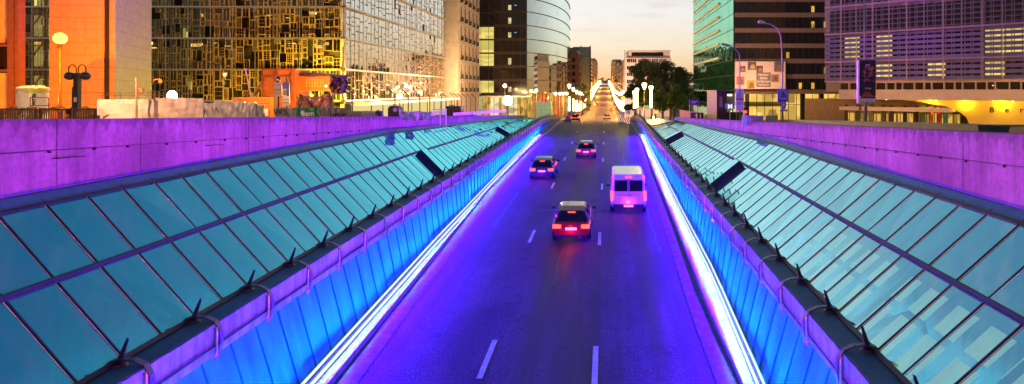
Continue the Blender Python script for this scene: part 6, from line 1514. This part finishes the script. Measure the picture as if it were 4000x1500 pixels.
# ------------------------------------------------------------------ camera, sky, sun
cam = bpy.data.cameras.new('camera'); co = bpy.data.objects.new('camera', cam); COL.objects.link(co)
co.location = (0, 0, EZ); co.rotation_euler = (R(90), 0, 0)
cam.sensor_width = 36; cam.lens = 36*F/4000; cam.shift_x = (2000-VX)/4000; cam.shift_y = -(750-VY)/4000
cam.clip_start = .1; cam.clip_end = 6000
scene.camera = co
wd = bpy.data.worlds.new('World'); scene.world = wd; wd.use_nodes = True
nt = wd.node_tree; nt.nodes.clear()
out = nt.nodes.new('ShaderNodeOutputWorld'); bg = nt.nodes.new('ShaderNodeBackground')
sky = nt.nodes.new('ShaderNodeTexSky'); sky.sky_type = 'NISHITA'; sky.sun_disc = False
sky.sun_elevation = R(SUN_EL); sky.sun_rotation = R(SUN_ROT); sky.air_density = 1.0; sky.dust_density = 1.5; sky.ozone_density = 1.5
hs = nt.nodes.new('ShaderNodeHueSaturation'); hs.inputs['Saturation'].default_value = .35; hs.inputs['Value'].default_value = 1.0
nt.links.new(sky.outputs[0], hs.inputs['Color'])
sc_ = nt.nodes.new('ShaderNodeVectorMath'); sc_.operation = 'SCALE'; sc_.inputs['Scale'].default_value = SKY; nt.links.new(hs.outputs[0], sc_.inputs[0])
tc = nt.nodes.new('ShaderNodeTexCoord'); sx = nt.nodes.new('ShaderNodeSeparateXYZ'); nt.links.new(tc.outputs['Generated'], sx.inputs[0])
cr = nt.nodes.new('ShaderNodeValToRGB'); el = cr.color_ramp.elements
stops = [(0.0, (1.0, .46, .15)), (.032, (1.0, .66, .31)), (.07, (1.0, .86, .63)), (.12, (.99, .95, .90)), (.27, (.88, .95, .95)), (.48, (.30, .46, .56)), (.68, (.10, .24, .38)), (1.0, (.06, .13, .27))]
el[0].position, el[0].color = stops[0][0], (*stops[0][1], 1); el[1].position, el[1].color = stops[-1][0], (*stops[-1][1], 1)
for p, c in stops[1:-1]: e = el.new(p); e.color = (*c, 1)
nt.links.new(sx.outputs[2], cr.inputs[0])
# thin evening cloud banks
mp = nt.nodes.new('ShaderNodeMapping'); mp.inputs['Scale'].default_value = (5, 5, 34); nt.links.new(tc.outputs['Generated'], mp.inputs[0])
nz = nt.nodes.new('ShaderNodeTexNoise'); nz.inputs['Scale'].default_value = 1.4; nz.inputs['Detail'].default_value = 7; nt.links.new(mp.outputs[0], nz.inputs['Vector'])
c2 = nt.nodes.new('ShaderNodeValToRGB'); c2.color_ramp.elements[0].position = .52; c2.color_ramp.elements[1].position = .72; c2.color_ramp.elements[1].color = (.35, .35, .35, 1)
nt.links.new(nz.outputs['Fac'], c2.inputs[0])
mc = nt.nodes.new('ShaderNodeMix'); mc.data_type = 'RGBA'; mc.inputs[7].default_value = (.62, .50, .52, 1)
nt.links.new(c2.outputs[0], mc.inputs[0]); nt.links.new(cr.outputs[0], mc.inputs[6])
mx = nt.nodes.new('ShaderNodeMix'); mx.data_type = 'RGBA'; mx.inputs[0].default_value = .12
nt.links.new(mc.outputs[2], mx.inputs[6]); nt.links.new(sc_.outputs[0], mx.inputs[7])
# the glow lies ahead and to the left; the sky dims behind and to the right
vd = nt.nodes.new('ShaderNodeVectorMath'); vd.operation = 'DOT_PRODUCT'; vd.inputs[1].default_value = Vector((-.35, .94, 0)); nt.links.new(tc.outputs['Generated'], vd.inputs[0])
mr = nt.nodes.new('ShaderNodeMapRange'); mr.inputs['From Min'].default_value = -1; mr.inputs['From Max'].default_value = .75; mr.inputs['To Min'].default_value = .22; mr.inputs['To Max'].default_value = 1.0
nt.links.new(vd.outputs['Value'], mr.inputs['Value'])
ml = nt.nodes.new('ShaderNodeVectorMath'); ml.operation = 'SCALE'; nt.links.new(mx.outputs[2], ml.inputs[0]); nt.links.new(mr.outputs[0], ml.inputs['Scale'])
nt.links.new(ml.outputs[0], bg.inputs[0]); bg.inputs[1].default_value = 1.0
nt.links.new(bg.outputs[0], out.inputs[0])
sun = bpy.data.lights.new('sun', 'SUN'); sun.energy = .4; sun.angle = R(4); sun.color = (1, .62, .35)
so = bpy.data.objects.new('sun', sun); COL.objects.link(so); so.rotation_euler = Vector((-.35, math.cos(R(4)), math.sin(R(4)))).to_track_quat('Z', 'Y').to_euler()
scene.view_settings.view_transform = 'Standard'; scene.view_settings.look = 'None'
scene.view_settings.exposure = 0; scene.view_settings.gamma = 1
scene.cycles.use_denoising = True; scene.cycles.max_bounces = 8; scene.cycles.sample_clamp_indirect = 6
scene.cycles.transparent_max_bounces = 12
